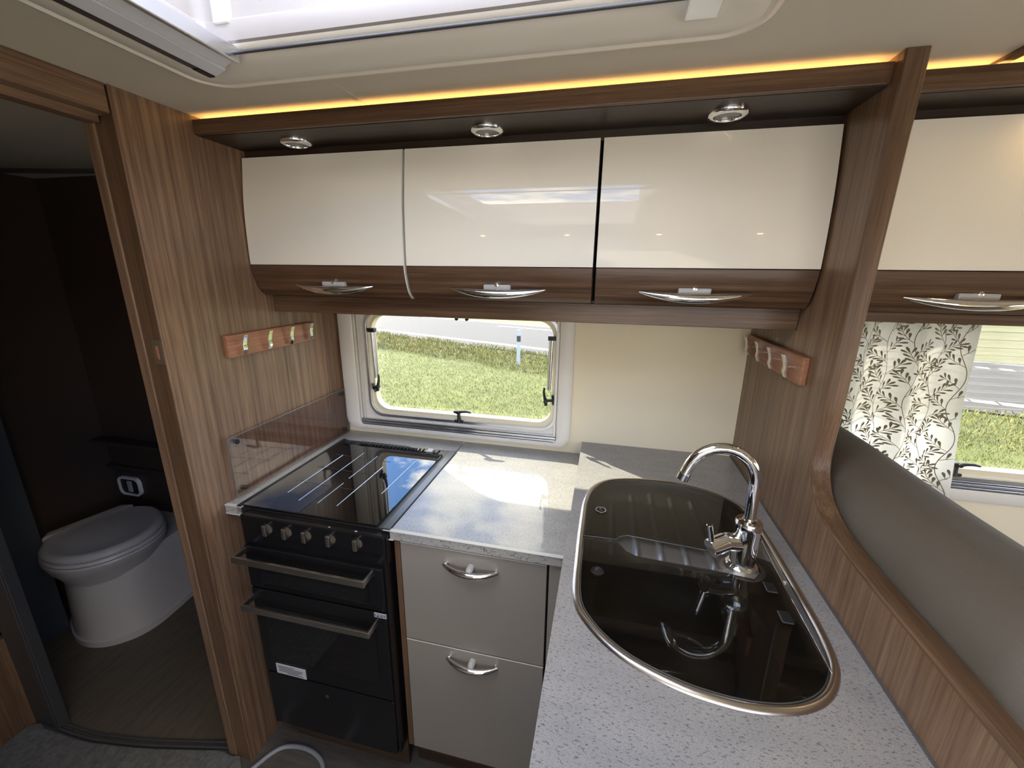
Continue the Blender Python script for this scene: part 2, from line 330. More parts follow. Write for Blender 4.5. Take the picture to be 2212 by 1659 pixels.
# ceiling with the roof-light opening
SK = rrect(-.712, .112, -.255, .702, .03)
ce = plate([[(XB, YF), (XR, YF), (XR, YW), (XB, YW)], SK[::-1]], 'z', ZC, ZC + .03, 'ceiling', ceil_m, kind='structure')
build(MB().box(-.576, -.561, .79, 1.0, ZC - .0012, ZC), 'ceiling_seam', ceil_m, ce, bevel=.0005)
cs = build(MB().box(.627, .647, .2, 1.03, ZC - .006, ZC), 'ceiling_strip', wood_edge_y, ce, bevel=.001)
# partition between kitchen and washroom (seen as the big wooden panel), jamb and header
lp = build(MB().box(-1.066, XP, .768, YW, 0, ZC).box(-1.030, XP, .761, .768, 0, ZC), 'wall_partition', wood_z, kind='structure', bevel=.0015)
lp.name = 'wall_kitchen'
j = empty('door_1', (-1.09, .78, 0), kind='structure')
build(MB().box(-1.088, -1.0305, .7665, .7678, 0, 1.863), 'door_jamb', wood_edge, j, bevel=.001)  # darker edge wood puts the shade of the reveal into its colour
build(MB().box(-1.118, -1.089, .764, .80, 0, 1.863), 'door_jamb', wood_z, j, bevel=.003)
build(MB().box(-1.066, -1.036, .7645, .7664, 1.326, 1.388), 'latch_plate', satin, j, bevel=.002)
build(MB().box(-1.054, -1.048, .7637, .7646, 1.34, 1.372), 'latch_slot', cherry, j)
h = empty('trim_1', (-1.05, 0, 1.86), kind='structure')
build(MB().box(-1.062, -1.03, YF, .7595, 1.861, ZC), 'header_board', wood_y, h, bevel=.002)
build(MB().box(-1.095, -1.062, YF, .7595, 1.846, ZC), 'header_board', wood_y, h, bevel=.003)
# left washroom jamb: grey post with a double track, wardrobe side beyond
j2 = empty('door_2', (-1.8, .70, 0), kind='structure')
build(MB().box(-1.868, -1.765, .690, .72, 0, 1.863), 'door_jamb', alu_dark, j2, bevel=.004)
build(MB().box(-1.764, -1.757, .688, .72, 0, 1.863), 'door_track', alu_dark, j2, bevel=.002)
build(MB().box(-1.753, -1.747, .690, .72, 0, 1.863), 'door_track', alu_dark, j2, bevel=.002)
wd = empty('wardrobe', (-2.1, .3, 0), 'brown wardrobe side beside the grey washroom door post, low left', 'wardrobe')
build(MB().box(XB + .004, -1.872, -.1, .69, 0, 1.9), 'body', wood_z, wd, bevel=.003)
build(MB().box(-1.9, -1.862, .5, .698, 0, .37), 'plinth_board', wood_edge, wd, bevel=.003)
# washroom inside
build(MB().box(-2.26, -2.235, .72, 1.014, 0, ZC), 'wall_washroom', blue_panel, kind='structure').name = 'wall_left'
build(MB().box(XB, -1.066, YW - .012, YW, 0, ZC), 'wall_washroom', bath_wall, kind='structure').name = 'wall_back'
sh = empty('washroom_shelf', (-2.2, 1.38, .74), 'dim shelf ledge on the dark washroom wall above the toilet', 'shelf')
build(MB().box(XB, -1.6, 1.36, 1.423, .725, .742), 'shelf_board', bath_wall, sh, bevel=.003)
build(MB().box(XB, -1.6, 1.40, 1.423, .575, .59), 'shelf_rail', bath_wall, sh, bevel=.003)
rl = empty('washroom_rail', (-2.1, 1.2, 1.9), 'thin dark rail near the washroom ceiling', 'rail')
build(MB().tube([(-2.40, 1.10, 1.880), (-2.1, 1.15, 1.878), (-1.85, 1.18, 1.872), (-1.6, 1.2, 1.87)], .008, 8), 'pole', alu_dark, rl, smooth=60)
fp = empty('flush_panel', (-2.31, 1.42, .47), 'small dark flush control with pale rounded frame on the washroom wall', 'control panel')
plate([rrect(-2.385, -2.245, .425, .525, .03), rrect(-2.375, -2.255, .434, .516, .024)[::-1]], 'y', 1.408, 1.423, 'frame', plastic_white, fp, bevel=.002)
build(MB().box(-2.376, -2.254, 1.415, 1.422, .433, .517), 'face', black_matt, fp)
build(MB().box(-2.325, -2.300, 1.408, 1.415, .445, .505), 'button', grey_btn, fp, bevel=.002)
# ================================================================== ROOF LIGHT
sk = empty('window_3', (-.28, .25, ZC), kind='structure'); sk['label'] = 'large roof light in the ceiling with cream surround'
def ring_loft(profile, x0, x1, y0, y1, r):
    """sweep a profile of (inset, z) round a rounded rectangle"""
    mb = MB(); rings = []
    for ins, z in profile: rings.append([(x, y, z) for x, y in rrect(x0 + ins, x1 - ins, y0 + ins, y1 - ins, max(r - ins, .012), 10)])
    return mb.loft(rings, cap=False)
build(ring_loft([(0.0, ZC), (0.0, ZC - .014), (.004, ZC - .020), (.012, ZC - .022), (.017, ZC - .018), (.020, ZC - .020), (.045, ZC - .020), (.075, ZC - .011), (.092, ZC - .002), (.100, ZC + .006), (.100, ZC + .02)],
                -.80, .20, -.36, .792, .07), 'surround', plastic_cream, sk, smooth=50)
# well walls, inner lip, opaque corner strips, dome
build(ring_loft([(0, ZC - .006), (.006, ZC + .002), (.016, ZC + .006), (.019, ZC + .020), (.017, ZC + .034), (.010, ZC + .040), (.006, ZC + .24)], -.715, .115, -.26, .705, .03), 'well_lining', mat('well_plastic', (0.40, 0.37, 0.355), 0.4), sk, smooth=40)
build(MB().box(-.668, -.640, .682, .6985, ZC + .030, ZC + .235), 'corner_strip', plastic_cream, sk, bevel=.002)
rail_m = mat('rail_aluminium', (0.72, 0.74, 0.78), 0.5, 0.35)
build(MB().box(-.718, -.702, -.3, .706, ZC - .034, ZC - .012), 'blind_rail', alu_dark, sk, bevel=.001)
build(MB().prism([(-.7015, ZC - .035), (-.679, ZC - .027), (-.679, ZC - .012), (-.7015, ZC - .012)], 'y', -.3, .706), 'blind_rail', rail_m, sk, bevel=.001)
build(MB().prism([(-.678, ZC - .026), (-.652, ZC - .014), (-.652, ZC - .004), (-.678, ZC - .006)], 'y', -.3, .702), 'blind_rail', rail_m, sk, bevel=.001)
build(MB().box(-.645, -.636, -.3, .694, ZC - .026, ZC - .002), 'blind_rail', alu, sk, bevel=.002)
build(MB().box(-.716, -.704, .675, .7065, ZC - .0355, ZC - .0338), 'rail_slot', black_matt, sk)
build(MB().box(.075, .118, .60, .706, ZC - .030, ZC - .012), 'rail_end', alu, sk, bevel=.002)
build(MB().tube([(-.64, .684, ZC - .014), (.08, .684, ZC - .014)], .003, 8), 'tension_cord', alu_dark, sk, smooth=60)
mb = MB(); nx, ny = 14, 14
gv = []
for iy in range(ny + 1):
    for ix in range(nx + 1):
        u, v = ix / nx, iy / ny; gv.append((-.70 + .80 * u, -.24 + .93 * v, ZC + .24 + .05 * (1 - (2 * u - 1) ** 4) * (1 - (2 * v - 1) ** 4)))
build(mb.add(gv, [(a, a + 1, a + nx + 2, a + nx + 1) for iy in range(ny) for a in range(iy * (nx + 1), iy * (nx + 1) + nx)]), 'dome', win_glass, sk, smooth=60)
# fine ribbed vent strip beside the surround
mb = MB()
for k in range(150): mb.box(-.45 + k * .0038, -.4482 + k * .0038, .794, .800, ZC - .004, ZC)
build(mb, 'vent_ribs', plastic_cream, sk, kind='stuff')
build(MB().box(-.45, .121, .7925, .795, ZC - .005, ZC), 'vent_lip', plastic_cream, sk)
# ================================================================== WINDOWS
def latch(parent, c, hv, hinge, name='window_latch', base_up=True):
    """c: foot on the frame; hinge: direction from foot to pivot; hv: direction of the lever"""
    c = Vector(c); hinge = Vector(hinge); hv = Vector(hv).normalized(); side = Vector((0, -1, 0))
    mb = MB()
    a = hv
    mb.tube([c - hinge.normalized() * .004, c + hinge * .5, c + hinge], [.009, .006, .008], 8)
    p = c + hinge + side * .008
    curve = hinge.normalized()
    pts = [p - hv * .016, p, p + hv * .018 + curve * .003, p + hv * .036 + curve * .004, p + hv * .052 + curve * .001]
    mb.tube([tuple(q) for q in pts], [.007, .009, .0065, .0055, .004], 10, flat=.8)
    mb.lathe([(.0001, -.018), (.007, -.017), (.007, 0)], tuple(c + hinge), 'y', 10)
    fl = c; s = hv if abs(hv.dot(hinge.normalized())) < .5 else Vector((0, 0, 1))
    t = hinge.normalized().cross(Vector((0, 1, 0))).normalized()
    f0 = c - t * .018; f1 = c + t * .018
    mb.tube([tuple(f0), tuple(f1)], .005, 6)
    return build(mb, name, black_matt, parent, smooth=40)
def window(name, x0, x1, z0, z1, fx0, fx1, fz0, fz1, hx0, hx1, hz0, hz1, label):
    wn = empty(name, ((x0 + x1) / 2, YW, z0), kind='structure'); wn['label'] = label
    # plastic surround: rounded outer edge, sloped inner lip
    prof = [((fx0, fx1, fz0, fz1, .05), YW), ((fx0, fx1, fz0, fz1, .05), YW - .018), ((fx0 + .008, fx1 - .008, fz0 + .008, fz1 - .008, .045), YW - .024),
            ((hx0 - .006, hx1 + .006, hz0 - .004, hz1 + .004, .022), YW - .024), ((hx0, hx1, hz0, hz1, .016), YW - .020), ((hx0, hx1, hz0, hz1, .016), YW + .001)]
    build(MB().loft([[(u, y, v) for u, v in rrect(a, b, c, d, r, 8)] for (a, b, c, d, r), y in prof], cap=False), 'surround', plastic_cream, wn, smooth=40)
    # corner joints of the surround
    for xx in (fx0 + .09, fx1 - .09): build(MB().box(xx - .0006, xx + .0006, YW - .0246, YW - .02, fz0 + .006, hz0 - .006), 'corner_joint', grey_btn, wn)
    # reveal plate, pale seal ring, dark seal, pane
    plate([rrect(hx0, hx1, hz0, hz1, .016), rrect(x0 - .006, x1 + .006, z0 - .006, z1 + .006, .06)[::-1]], 'y', YW - .001, YW + .001, 'reveal', plastic_cream, wn)
    plate([rrect(x0 - .008, x1 + .008, z0 - .008, z1 + .008, .062), rrect(x0 + .004, x1 - .004, z0 + .004, z1 - .004, .052)[::-1]], 'y', YW - .012, YW + .006, 'seal_lip', alu, wn, bevel=.002)
    plate([rrect(x0, x1, z0, z1, .058), rrect(x0 + .014, x1 - .014, z0 + .014, z1 - .014, .046)[::-1]], 'y', YW + .006, YW + .034, 'seal', rubber, wn, bevel=.002)
    plate([rrect(x0 + .013, x1 - .013, z0 + .013, z1 - .013, .047), rrect(x0 + .017, x1 - .017, z0 + .017, z1 - .017, .043)[::-1]], 'y', YW + .026, YW + .034, 'pane_rim', grey_btn, wn, bevel=.001)
    plate([rrect(x0 + .004, x1 - .004, z0 + .004, z1 - .004, .054)], 'y', YW + .034, YW + .0365, 'pane', win_glass, wn)
    # blind end bar in two silver ribs, guide channels
    for k, (za, zb, yy) in enumerate(((hz0 + .001, hz0 + .008, .019), (hz0 + .009, hz0 + .018, .016), (hz0 + .019, hz0 + .024, .012))):
        build(MB().box(hx0 + .002, hx1 - .002, YW - yy, YW - .002, za, zb), 'blind_bar', alu, wn, bevel=.0015)
    build(MB().box(hx0 + .001, hx1 - .001, YW - .0195, YW - .004, hz0 - .0035, hz0 + .0012), 'blind_bar', rubber, wn)
    for xa, xb in ((hx0 + .002, hx0 + .010), (hx0 + .016, hx0 + .022), (hx1 - .012, hx1 - .004)):
        build(MB().box(xa, xb, YW - .016, YW - .002, hz0 + .026, hz1 - .01), 'guide_channel', plastic_cream, wn, bevel=.001)
    return wn
w1 = window('window_1', -.905, -.160, .990, 1.402, -1.018, -.100, .925, 1.46, -.955, -.150, .945, 1.43, 'kitchen window with rounded corners above the worktop')
latch(w1, (-.530, YW - .012, .992), (1, 0, 0), (.0, 0, .040))
latch(w1, (-.888, YW - .006, 1.100), (0.1, 0, 1), (.020, 0, .006))
latch(w1, (-.168, YW - .006, 1.105), (-.1, 0, 1), (-.026, 0, -.004))
for sx, xx in ((1, -.886), (-1, -.180)):
    build(MB().tube([(xx, YW + .004, 1.325), (xx + sx * .004, YW + .002, 1.14)], .0065, 10), 'stay_tube', alu, w1, smooth=60)
    build(MB().tube([(xx + sx * .009, YW + .010, 1.325), (xx + sx * .011, YW + .008, 1.14)], .003, 8), 'stay_rod', satin, w1, smooth=60)
    build(MB().box(xx - .014, xx + .014, YW - .006, YW + .016, 1.322, 1.338), 'stay_bracket', black_matt, w1, bevel=.002)
for xx in (-.54, -.50): build(MB().lathe([(.006, -.01), (.006, 0)], (xx, YW + .02, 1.384), 'y', 10), 'screw', black_matt, w1)
w2 = window('window_2', .60, 1.97, .958, 1.462, .55, 2.05, .885, 1.53, .57, 2.03, .925, 1.50, 'lounge window partly behind the leaf-print curtain')
latch(w2, (1.075, YW - .012, .968), (1, 0, 0), (0, 0, .036))
# pleated insect screen let half way down in the lounge window
mb = MB(); vv = []; npl = 12
for k in range(2 * npl + 1): z = 1.45 - k * (1.45 - 1.185) / (2 * npl); vv += [(.60, YW - .006 - .008 * (k % 2), z), (1.97, YW - .006 - .008 * (k % 2), z)]
ps = empty('insect_screen', (1.28, YW - .01, 1.185), 'pale pleated insect screen half lowered in the lounge window', 'screen')
build(mb.add(vv, [(2 * k, 2 * k + 1, 2 * k + 3, 2 * k + 2) for k in range(2 * npl)]), 'pleats', mesh_blind, ps)
for k in range(npl + 1): build(MB().box(.60, 1.97, YW - .0085, YW - .006, 1.45 - k * .265 / npl - .0006, 1.45 - k * .265 / npl + .0006), 'pleat_thread', grey_btn, ps)
build(MB().box(.60, 1.97, YW - .012, YW - .006, 1.181, 1.185), 'bottom_bar', mesh_blind, ps, bevel=.001)
# ================================================================== LEFT PANEL FITTINGS
gs = empty('splashback', (XP, 1.13, .91), 'clear glass splashback bolted to the wooden panel beside the cooker', 'splashback')
gp = rrect(.868, 1.420, .906, 1.092, .012)
plate([gp], 'x', XP + .012, XP + .016, 'glass_sheet', clear, gs)
ge = [(XP + .014, a, b) for a, b in gp]
build(MB().tube(ge + [ge[0]], .0016, 6), 'glass_edge', mat('green_glass_edge', (.16, .17, .15), .15), gs, smooth=60)
for yy, zz in ((.897, 1.074), (.897, .928), (1.392, 1.073), (1.392, .926)):
    build(MB().lathe([(.0065, .0005), (.0065, .018), (.004, .021), (.0001, .021)], (XP, yy, zz), 'x', 14), 'bolt', black_matt, gs, smooth=40)
def hook_rack(x, s, y0, y1, ys, label):
    t = empty('hook_rack', (x, (y0 + y1) / 2, 1.312), label, 'coat rack')
    xa, xb = sorted((x, x + s * .014))
    build(MB().box(xa, xb, y0, y1, 1.312, 1.376), 'board', cherry, t, bevel=.003)
    for yy in ys:
        prof = [(.034, .030), (.028, .015), (.025, .002), (.026, -.012), (.020, -.026)]
        mb = MB(); rings = []
        for dx, dz in prof:
            rings.append([(x + s * dx, yy - .007, 1.344 + dz), (x + s * dx, yy + .007, 1.344 + dz), (x + s * (dx + .0055), yy + .007, 1.344 + dz), (x + s * (dx + .0055), yy - .007, 1.344 + dz)])
        mb.loft(rings); xs = sorted((x + s * .013, x + s * .027)); mb.box(xs[0], xs[1], yy - .005, yy + .005, 1.3435, 1.3465)
        build(mb, 'hook', chrome, t, bevel=.0006)
hook_rack(XP, 1, .920, 1.274, (.961, 1.053, 1.145, 1.237), 'reddish wooden board with four chrome hooks on the left wooden panel above the cooker')
hook_rack(XD, -1, 1.022, 1.405, (1.075, 1.170, 1.265, 1.360), 'reddish wooden board with four chrome hooks on the right partition above the tap')
# ================================================================== RIGHT PARTITION (swept edge)
pt = empty('partition', (XD, 1.0, 0), 'wooden partition with swept curved edge dividing kitchen from lounge', 'partition')
sweep = spline([(.925, 1.29), (.928, 1.20), (.918, 1.148), (.885, 1.108), (.83, 1.084), (.76, 1.074), (.68, 1.070)], 6)
out = [(YW, 0), (YW, ZC), (.918, ZC), (.923, 1.60)] + [(a, b) for a, b in sweep] + [(-.05, 1.066), (-.05, 0)]
inner = [(YW, 0), (YW, ZC), (.922, ZC), (.927, 1.60)] + [(a + .004 if b > 1.12 else a, b - (0 if b > 1.12 else .003)) for a, b in sweep] + [(-.05, 1.063), (-.05, 0)]
build(MB().prism(inner[::-1], 'x', XD, XD + .034), 'panel', wood_z, pt, smooth=30)
# edge band following the outline
edge = [(.918, ZC - .001), (.923, 1.60)] + sweep + [(-.05, 1.066)]
mb = MB(); L = [Vector((0, a, b)) for a, b in edge]; rings = []
for i, p in enumerate(L):
    t = (L[min(i + 1, len(L) - 1)] - L[max(i - 1, 0)]).normalized(); n = Vector((0, t.z, -t.y))
    a, b = p + n * .0005, p - n * .006
    a2 = p - n * .002
    rings.append([(XD - .0006, a2.y, a2.z), (XD + .002, a.y, a.z), (XD + .033, a.y, a.z), (XD + .0356, a2.y, a2.z), (XD + .0356, b.y, b.z), (XD - .0006, b.y, b.z)])
ks = 20
build(MB().loft(rings[:ks + 1]), 'edge_band', wood_edge, pt, smooth=40)
build(MB().loft(rings[ks:]), 'edge_band', wood_edge_y, pt, smooth=40)
# ================================================================== OVERHEAD LOCKERS
prof = spline([(1.073, 1.852), (1.056, 1.735), (1.050, 1.645), (1.049, 1.567), (1.056, 1.530), (1.069, 1.497), (1.088, 1.478)], 5)
zsplit = 1.566
def door_sheet(x0, x1, pr, name, mt, parent, th=.016, smooth=30, bevel=.0012):
    outer = [(y, z) for y, z in pr]; inn = [(y + th, z) for y, z in pr][::-1]
    return build(MB().prism(outer + inn, 'x', x0, x1), name, mt, parent, smooth=smooth, bevel=bevel)
def bow_handle(parent, cx, cz, ys, half, mid_label=None):
    n = 17; pts = []; rad = []; fl = []
    for k in range(n):
        u = -1 + 2 * k / (n - 1); pts.append((cx + u * half, ys - .006 - .016 * (1 - u * u), cz - .003 - .012 * (1 - u * u))); rad.append(.0018 + .0102 * (1 - u * u) ** .9); fl.append(1.0)
    mb = MB(); mb.tube(pts, rad, 12)
    build(mb, 'handle', chrome, parent, smooth=60)
    build(MB().box(cx - .036, cx + .036, ys - .010, ys + .012, cz - .006, cz + .008), 'latch_button', grey_btn, parent, bevel=.003)
    build(MB().lathe([(.0001, -.013), (.005, -.012), (.006, .004)], (cx, ys, cz + .007), 'y', 12), 'lock_pin', chrome, parent, smooth=40)
pl = [(y, z) for y, z in prof if z > zsplit + .001] + [(1.0490, zsplit + .0008)]
pw = [(1.0490, zsplit - .0008)] + [(y, z) for y, z in prof if z < zsplit - .001]
def locker(x0, x1, hx, label, half=.122, white_edge=False, top=1.852, black_right=False):
    t = empty('overhead_locker', ((x0 + x1) / 2, 1.25, 1.46), label, 'cabinet', 'overhead lockers with cream gloss doors')
    build(MB().prism([(1.10, 1.855), (1.076, 1.73), (1.072, 1.56), (1.098, 1.482), (YW - .002, 1.482), (YW - .002, 1.87), (1.10, 1.87)], 'x', x0, x1), 'body', dark_gap, t)
    d = door_sheet(x0 + .002, x1 - .002, pl, 'door', door_white, t)
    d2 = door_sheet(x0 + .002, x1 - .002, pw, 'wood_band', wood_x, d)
    if white_edge:
        door_sheet(x1 - .0035, x1 - .0005, [(y - .0012, z) for y, z in prof], 'edging', edge_white, d, th=.012, bevel=0)
    bow_handle(d, hx, 1.514, 1.060, half)
    return t
locker(XP + .002, -.533, -.757, 'cream gloss overhead locker next to the left wooden panel, leftmost of three over the worktop', white_edge=True)
locker(-.530, -.038, -.280, 'cream gloss overhead locker in the middle of three over the kitchen window', .126)
locker(-.034, XD - .003, .197, 'cream gloss overhead locker over the sink, directly left of the swept partition', .124)
lk = locker(XD + .036, 1.02, .742, 'cream gloss overhead locker over the curtain, right of the swept partition', .13)
locker(1.024, 1.56, 1.29, 'cream gloss overhead locker over the lounge window, beyond the picture', .13)
pe = empty('locker_pelmet', (-.29, 1.12, 1.425), 'brown wooden pelmet board under the kitchen overhead lockers', 'pelmet')
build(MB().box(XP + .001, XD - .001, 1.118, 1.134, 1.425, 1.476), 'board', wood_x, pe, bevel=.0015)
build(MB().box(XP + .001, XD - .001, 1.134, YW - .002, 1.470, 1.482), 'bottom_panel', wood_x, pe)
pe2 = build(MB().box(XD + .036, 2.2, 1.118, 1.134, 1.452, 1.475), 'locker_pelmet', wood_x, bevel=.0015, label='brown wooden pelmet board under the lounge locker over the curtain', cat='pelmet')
# cornices with hidden strip lights
def cornice(x0, x1, yf, label, name='lighting_cornice'):
    t = empty(name, ((x0 + x1) / 2, yf, 1.872), label, 'cornice')
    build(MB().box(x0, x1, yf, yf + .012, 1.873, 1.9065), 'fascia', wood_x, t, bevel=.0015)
    build(MB().box(x0, x1, yf + .012, 1.14, 1.872, 1.886), 'soffit', soffit_shade_m, t)
    build(MB().box(x0, x1, 1.088, 1.10, 1.850, 1.873), 'top_rail', soffit_shade_m, t)
    build(MB().box(x0 + .004, x1 - .004, yf + .030, yf + .040, 1.8865, 1.899), 'strip_light', led, t)
    build(MB().box(x0, x1, yf + .1, yf + .104, 1.886, ZC), 'back_board', ceil_m, t)
    return t
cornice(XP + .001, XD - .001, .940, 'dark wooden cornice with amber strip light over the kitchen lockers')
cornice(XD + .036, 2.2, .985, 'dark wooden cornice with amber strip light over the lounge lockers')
def spot(loc, label, on=False):
    t = empty('spotlight', loc, label, 'ceiling light', 'round chrome spotlights under the cornice')
    x, y, z = loc
    build(MB().lathe([(.040, 0), (.040, -.004), (.037, -.008), (.030, -.010), (.026, -.009), (.025, -.004), (.025, 0)], loc, 'z', 36), 'bezel', chrome, t, smooth=45)
    build(MB().lathe([(.0001, -.0065), (.020, -.0065), (.0245, -.005), (.0245, -.001)], loc, 'z', 30), 'lens', lamp_on if on else lamp_off, t, smooth=45)
    return t
spot((-.810, 1.034, 1.872), 'unlit round chrome spotlight nearest the left wooden panel')
spot((-.298, 1.032, 1.872), 'unlit round chrome spotlight over the middle overhead locker')
spot((.213, 1.026, 1.872), 'unlit round chrome spotlight over the sink-side overhead locker')
spot((.82, 1.03, 1.872), 'lit warm spotlight over the lounge locker, just beyond the right edge', True)
# ================================================================== OUTSIDE
mark_m = mat('road_paint', (0.40, 0.40, 0.38), 0.8)
def gz(y): return -.5 - .043 * y
gr = empty('lawn', (0, 6, gz(6)), kind='structure'); gr['label'] = 'sunlit mown lawn outside the kitchen window'
def strip(name, pts, mt, dz=0.0, parent=None, **pr):
    v = [(x, y, gz(y) + dz) for x, y in pts]; return build(MB().add(v, [tuple(range(len(v)))]), name, mt, parent, **pr)
rd = Vector((.912, -.411)); nd = Vector((.411, .912))
def road_pt(u, d):  # u along the road, d distance from near edge line through (-1.8,13.06)
    q = Vector((-1.8, 13.06)) + rd * u + nd * d; return (q.x, q.y)
strip('ground', [(-90, 1.6), (60, 1.6), (60, 120), (-90, 120)], grass_m, -.02, gr)
pv = props(build(MB().add([(-60, -.9, -.5), (60, -.9, -.5), (60, -40, -.5), (-60, -40, -.5)], [(0, 1, 2, 3)]), 'ground', noisy('bounce_gravel', (0.36, 0.34, 0.30), (0.50, 0.47, 0.42), 30, 0.95)), None, None, None, 'structure')  # unseen pale ground added to bounce daylight up onto the ceiling
pv2 = props(build(MB().add([(3, -.9, -.5), (60, -.9, -.5), (60, 1.6, -.5), (3, 1.6, -.5)], [(0, 1, 2, 3)]), 'ground', pv.data.materials[0]), None, None, None, 'structure')  # same added bounce ground, continued past the right end wall
ro = strip('road', [road_pt(-60, 0), road_pt(45, 0), road_pt(45, 9.6), road_pt(-60, 9.6)], road_m, .012, kind='structure', label='pale asphalt road beyond the lawn')
for k in range(150):
    u = -26 + k * .42
    if u > 24: break
    strip('lane_marking', [road_pt(u, .95), road_pt(u + .37, .95), road_pt(u + .37, 1.33), road_pt(u, 1.33)], mark_m, .016, ro)
for k in range(60):
    u = -8 + k * .5
    strip('lane_marking', [road_pt(u, 7.3), road_pt(u + .28, 7.3), road_pt(u + .28, 7.75), road_pt(u, 7.75)], mark_m, .016, ro)
strip('lane_marking', [road_pt(-40, 9.0), road_pt(30, 9.0), road_pt(30, 9.3), road_pt(-40, 9.3)], mark_m, .016, ro)
strip('far_verge', [road_pt(-60, 9.6), road_pt(45, 9.6), road_pt(45, 40), road_pt(-60, 40)], verge_m, .01, gr)
def blades(name, n, fn, parent, label=None, top=None):
    """numpy-built tufts of little leaves, one mesh"""
    P, H, W_, C = fn(n)
    a = RNG.rand(n) * 2 * PI; lean = (RNG.rand(n, 2) - .5) * 1.1
    dx = np.stack([np.cos(a) * W_, np.sin(a) * W_, np.zeros(n)], 1)
    tip = P + np.stack([lean[:, 0] * H, lean[:, 1] * H, H], 1)
    V = np.empty((n, 4, 3)); mid = P * .45 + tip * .55
    V[:, 0] = P; V[:, 1] = mid + dx; V[:, 2] = tip; V[:, 3] = mid - dx
    me = bpy.data.meshes.new(name); me.vertices.add(4 * n); me.vertices.foreach_set('co', V.reshape(-1))
    me.loops.add(4 * n); me.loops.foreach_set('vertex_index', np.arange(4 * n)); me.polygons.add(n)
    me.polygons.foreach_set('loop_start', np.arange(0, 4 * n, 4)); me.polygons.foreach_set('loop_total', np.full(n, 4)); me.update(); me.validate()
    at = me.color_attributes.new('tone', 'FLOAT_COLOR', 'POINT'); cc = np.ones((n, 4, 4)); cc[:, :, :3] = C[:, None, :]; at.data.foreach_set('color', cc.reshape(-1))
    me.materials.append(blade_m)
    if parent is not None: me.transform(Matrix.Translation(-origin_of(parent)))
    o = bpy.data.objects.new(name, me); COL.objects.link(o); o.parent = parent; o['kind'] = 'stuff'
    if label: o['label'] = label
    return o
def lawn_fn(n):
    y = 2.6 + 11 * RNG.rand(n) ** 1.1; x = (RNG.rand(n) - .42) * (y * 2.6)
    P = np.stack([x, y, -.5 - .043 * y - .02], 1); t = RNG.rand(n)[:, None]; pt_ = np.sin(x * 1.7 + y) * .5 + .5
    C = np.array([.070, .085, .012]) * (1 - t) + np.array([.170, .168, .036]) * t; C = C * (.85 + .3 * pt_[:, None])
    return P, .022 + .03 * RNG.rand(n), .003 + .004 * RNG.rand(n), C
blades('grass', 150000, lawn_fn, gr)
def verge_fn(n):
    u = -22 + 46 * RNG.rand(n); d = -2.9 * RNG.rand(n) ** .9 + .15
    w_ = .35 * np.sin(u * .9) + .25 * np.sin(u * 2.3 + 1)
    d = d * (1 + .12 * w_)
    q = np.array([-1.8, 13.06]) + u[:, None] * np.array([.912, -.411]) + d[:, None] * np.array([.411, .912])
    clump = .5 + .5 * np.sin(u * 3.1 + np.sin(d * 5) * 2) * np.cos(d * 4 + u)
    P = np.stack([q[:, 0], q[:, 1], -.5 - .043 * q[:, 1] - .02 + .08 * RNG.rand(n) * clump], 1); t = RNG.rand(n)[:, None]; s = (RNG.rand(n) > .9)[:, None]; s2 = (RNG.rand(n) > .7)[:, None]
    C = np.array([.045, .060, .014]) * (1 - t) + np.array([.24, .215, .05]) * t; C = np.where(s, np.array([.34, .26, .12]), C); C = np.where(s2 & (clump[:, None] < .35), np.array([.05, .055, .07]), C)
    return P, (.05 + .13 * RNG.rand(n) * (.3 + clump)) * np.clip(q[:, 1] / 12, .5, 1.1), .0012 * q[:, 1] * (.35 + .8 * RNG.rand(n)), C * 1.0
hv_ = empty('roadside_weeds', (-2, 12, gz(12)), 'band of green and yellow weeds along the near side of the road', 'weeds')
o = blades('leaves', 45000, verge_fn, hv_)
dp = empty('road_marker_post', (-2.30, 10.99, gz(11)), 'pale road marker post with black band among the roadside weeds', 'post')
build(MB().prism([(-2.345, 10.97), (-2.255, 10.97), (-2.25, 11.0), (-2.30, 11.02), (-2.35, 11.0)], 'z', gz(11) - .05, gz(11) + 1.01), 'post_body', mat('post_grey', (.28, .32, .36), .5), dp, bevel=.005)
build(MB().prism([(-2.35, 10.965), (-2.25, 10.965), (-2.245, 11.0), (-2.30, 11.025), (-2.355, 11.0)], 'z', gz(11) + .68, gz(11) + .84), 'black_band', mat('post_band', (.02, .02, .03), .5), dp)
# ================================================================== COOKER
CK0, CK1 = -.955, -.515
ck = empty('cooker', (-.735, 1.05, 0), 'black gas cooker with glass lid, two oven doors and five knobs', 'cooker')
build(MB().box(CK0, CK1, .815, 1.33, .140, .896), 'body', black_m, ck, bevel=.003)
build(MB().box(-.972, -.548, .843, 1.292, .900, .908), 'glass_lid', glass_lid, ck, bevel=.0015)
build(MB().box(-.975, -.53, .842, 1.338, .885, .902), 'hob_frame', black_matt, ck, bevel=.002)
build(MB().box(-.531, -.509, .836, 1.335, .9043, .9085), 'side_trim', mat('grey_trim', (.10, .10, .105), .35, .7), ck, bevel=.001)
build(MB().box(-.984, -.971, .836, 1.335, .903, .908), 'side_trim', black_matt, ck, bevel=.001)
# pan-support wires seen through the lid (raised on the glass as pale printed bars)
sup = [(-.90, .93, -.90, 1.20), (-.845, .93, -.825, 1.235), (-.775, .93, -.775, 1.235), (-.715, .93, -.70, 1.18)]
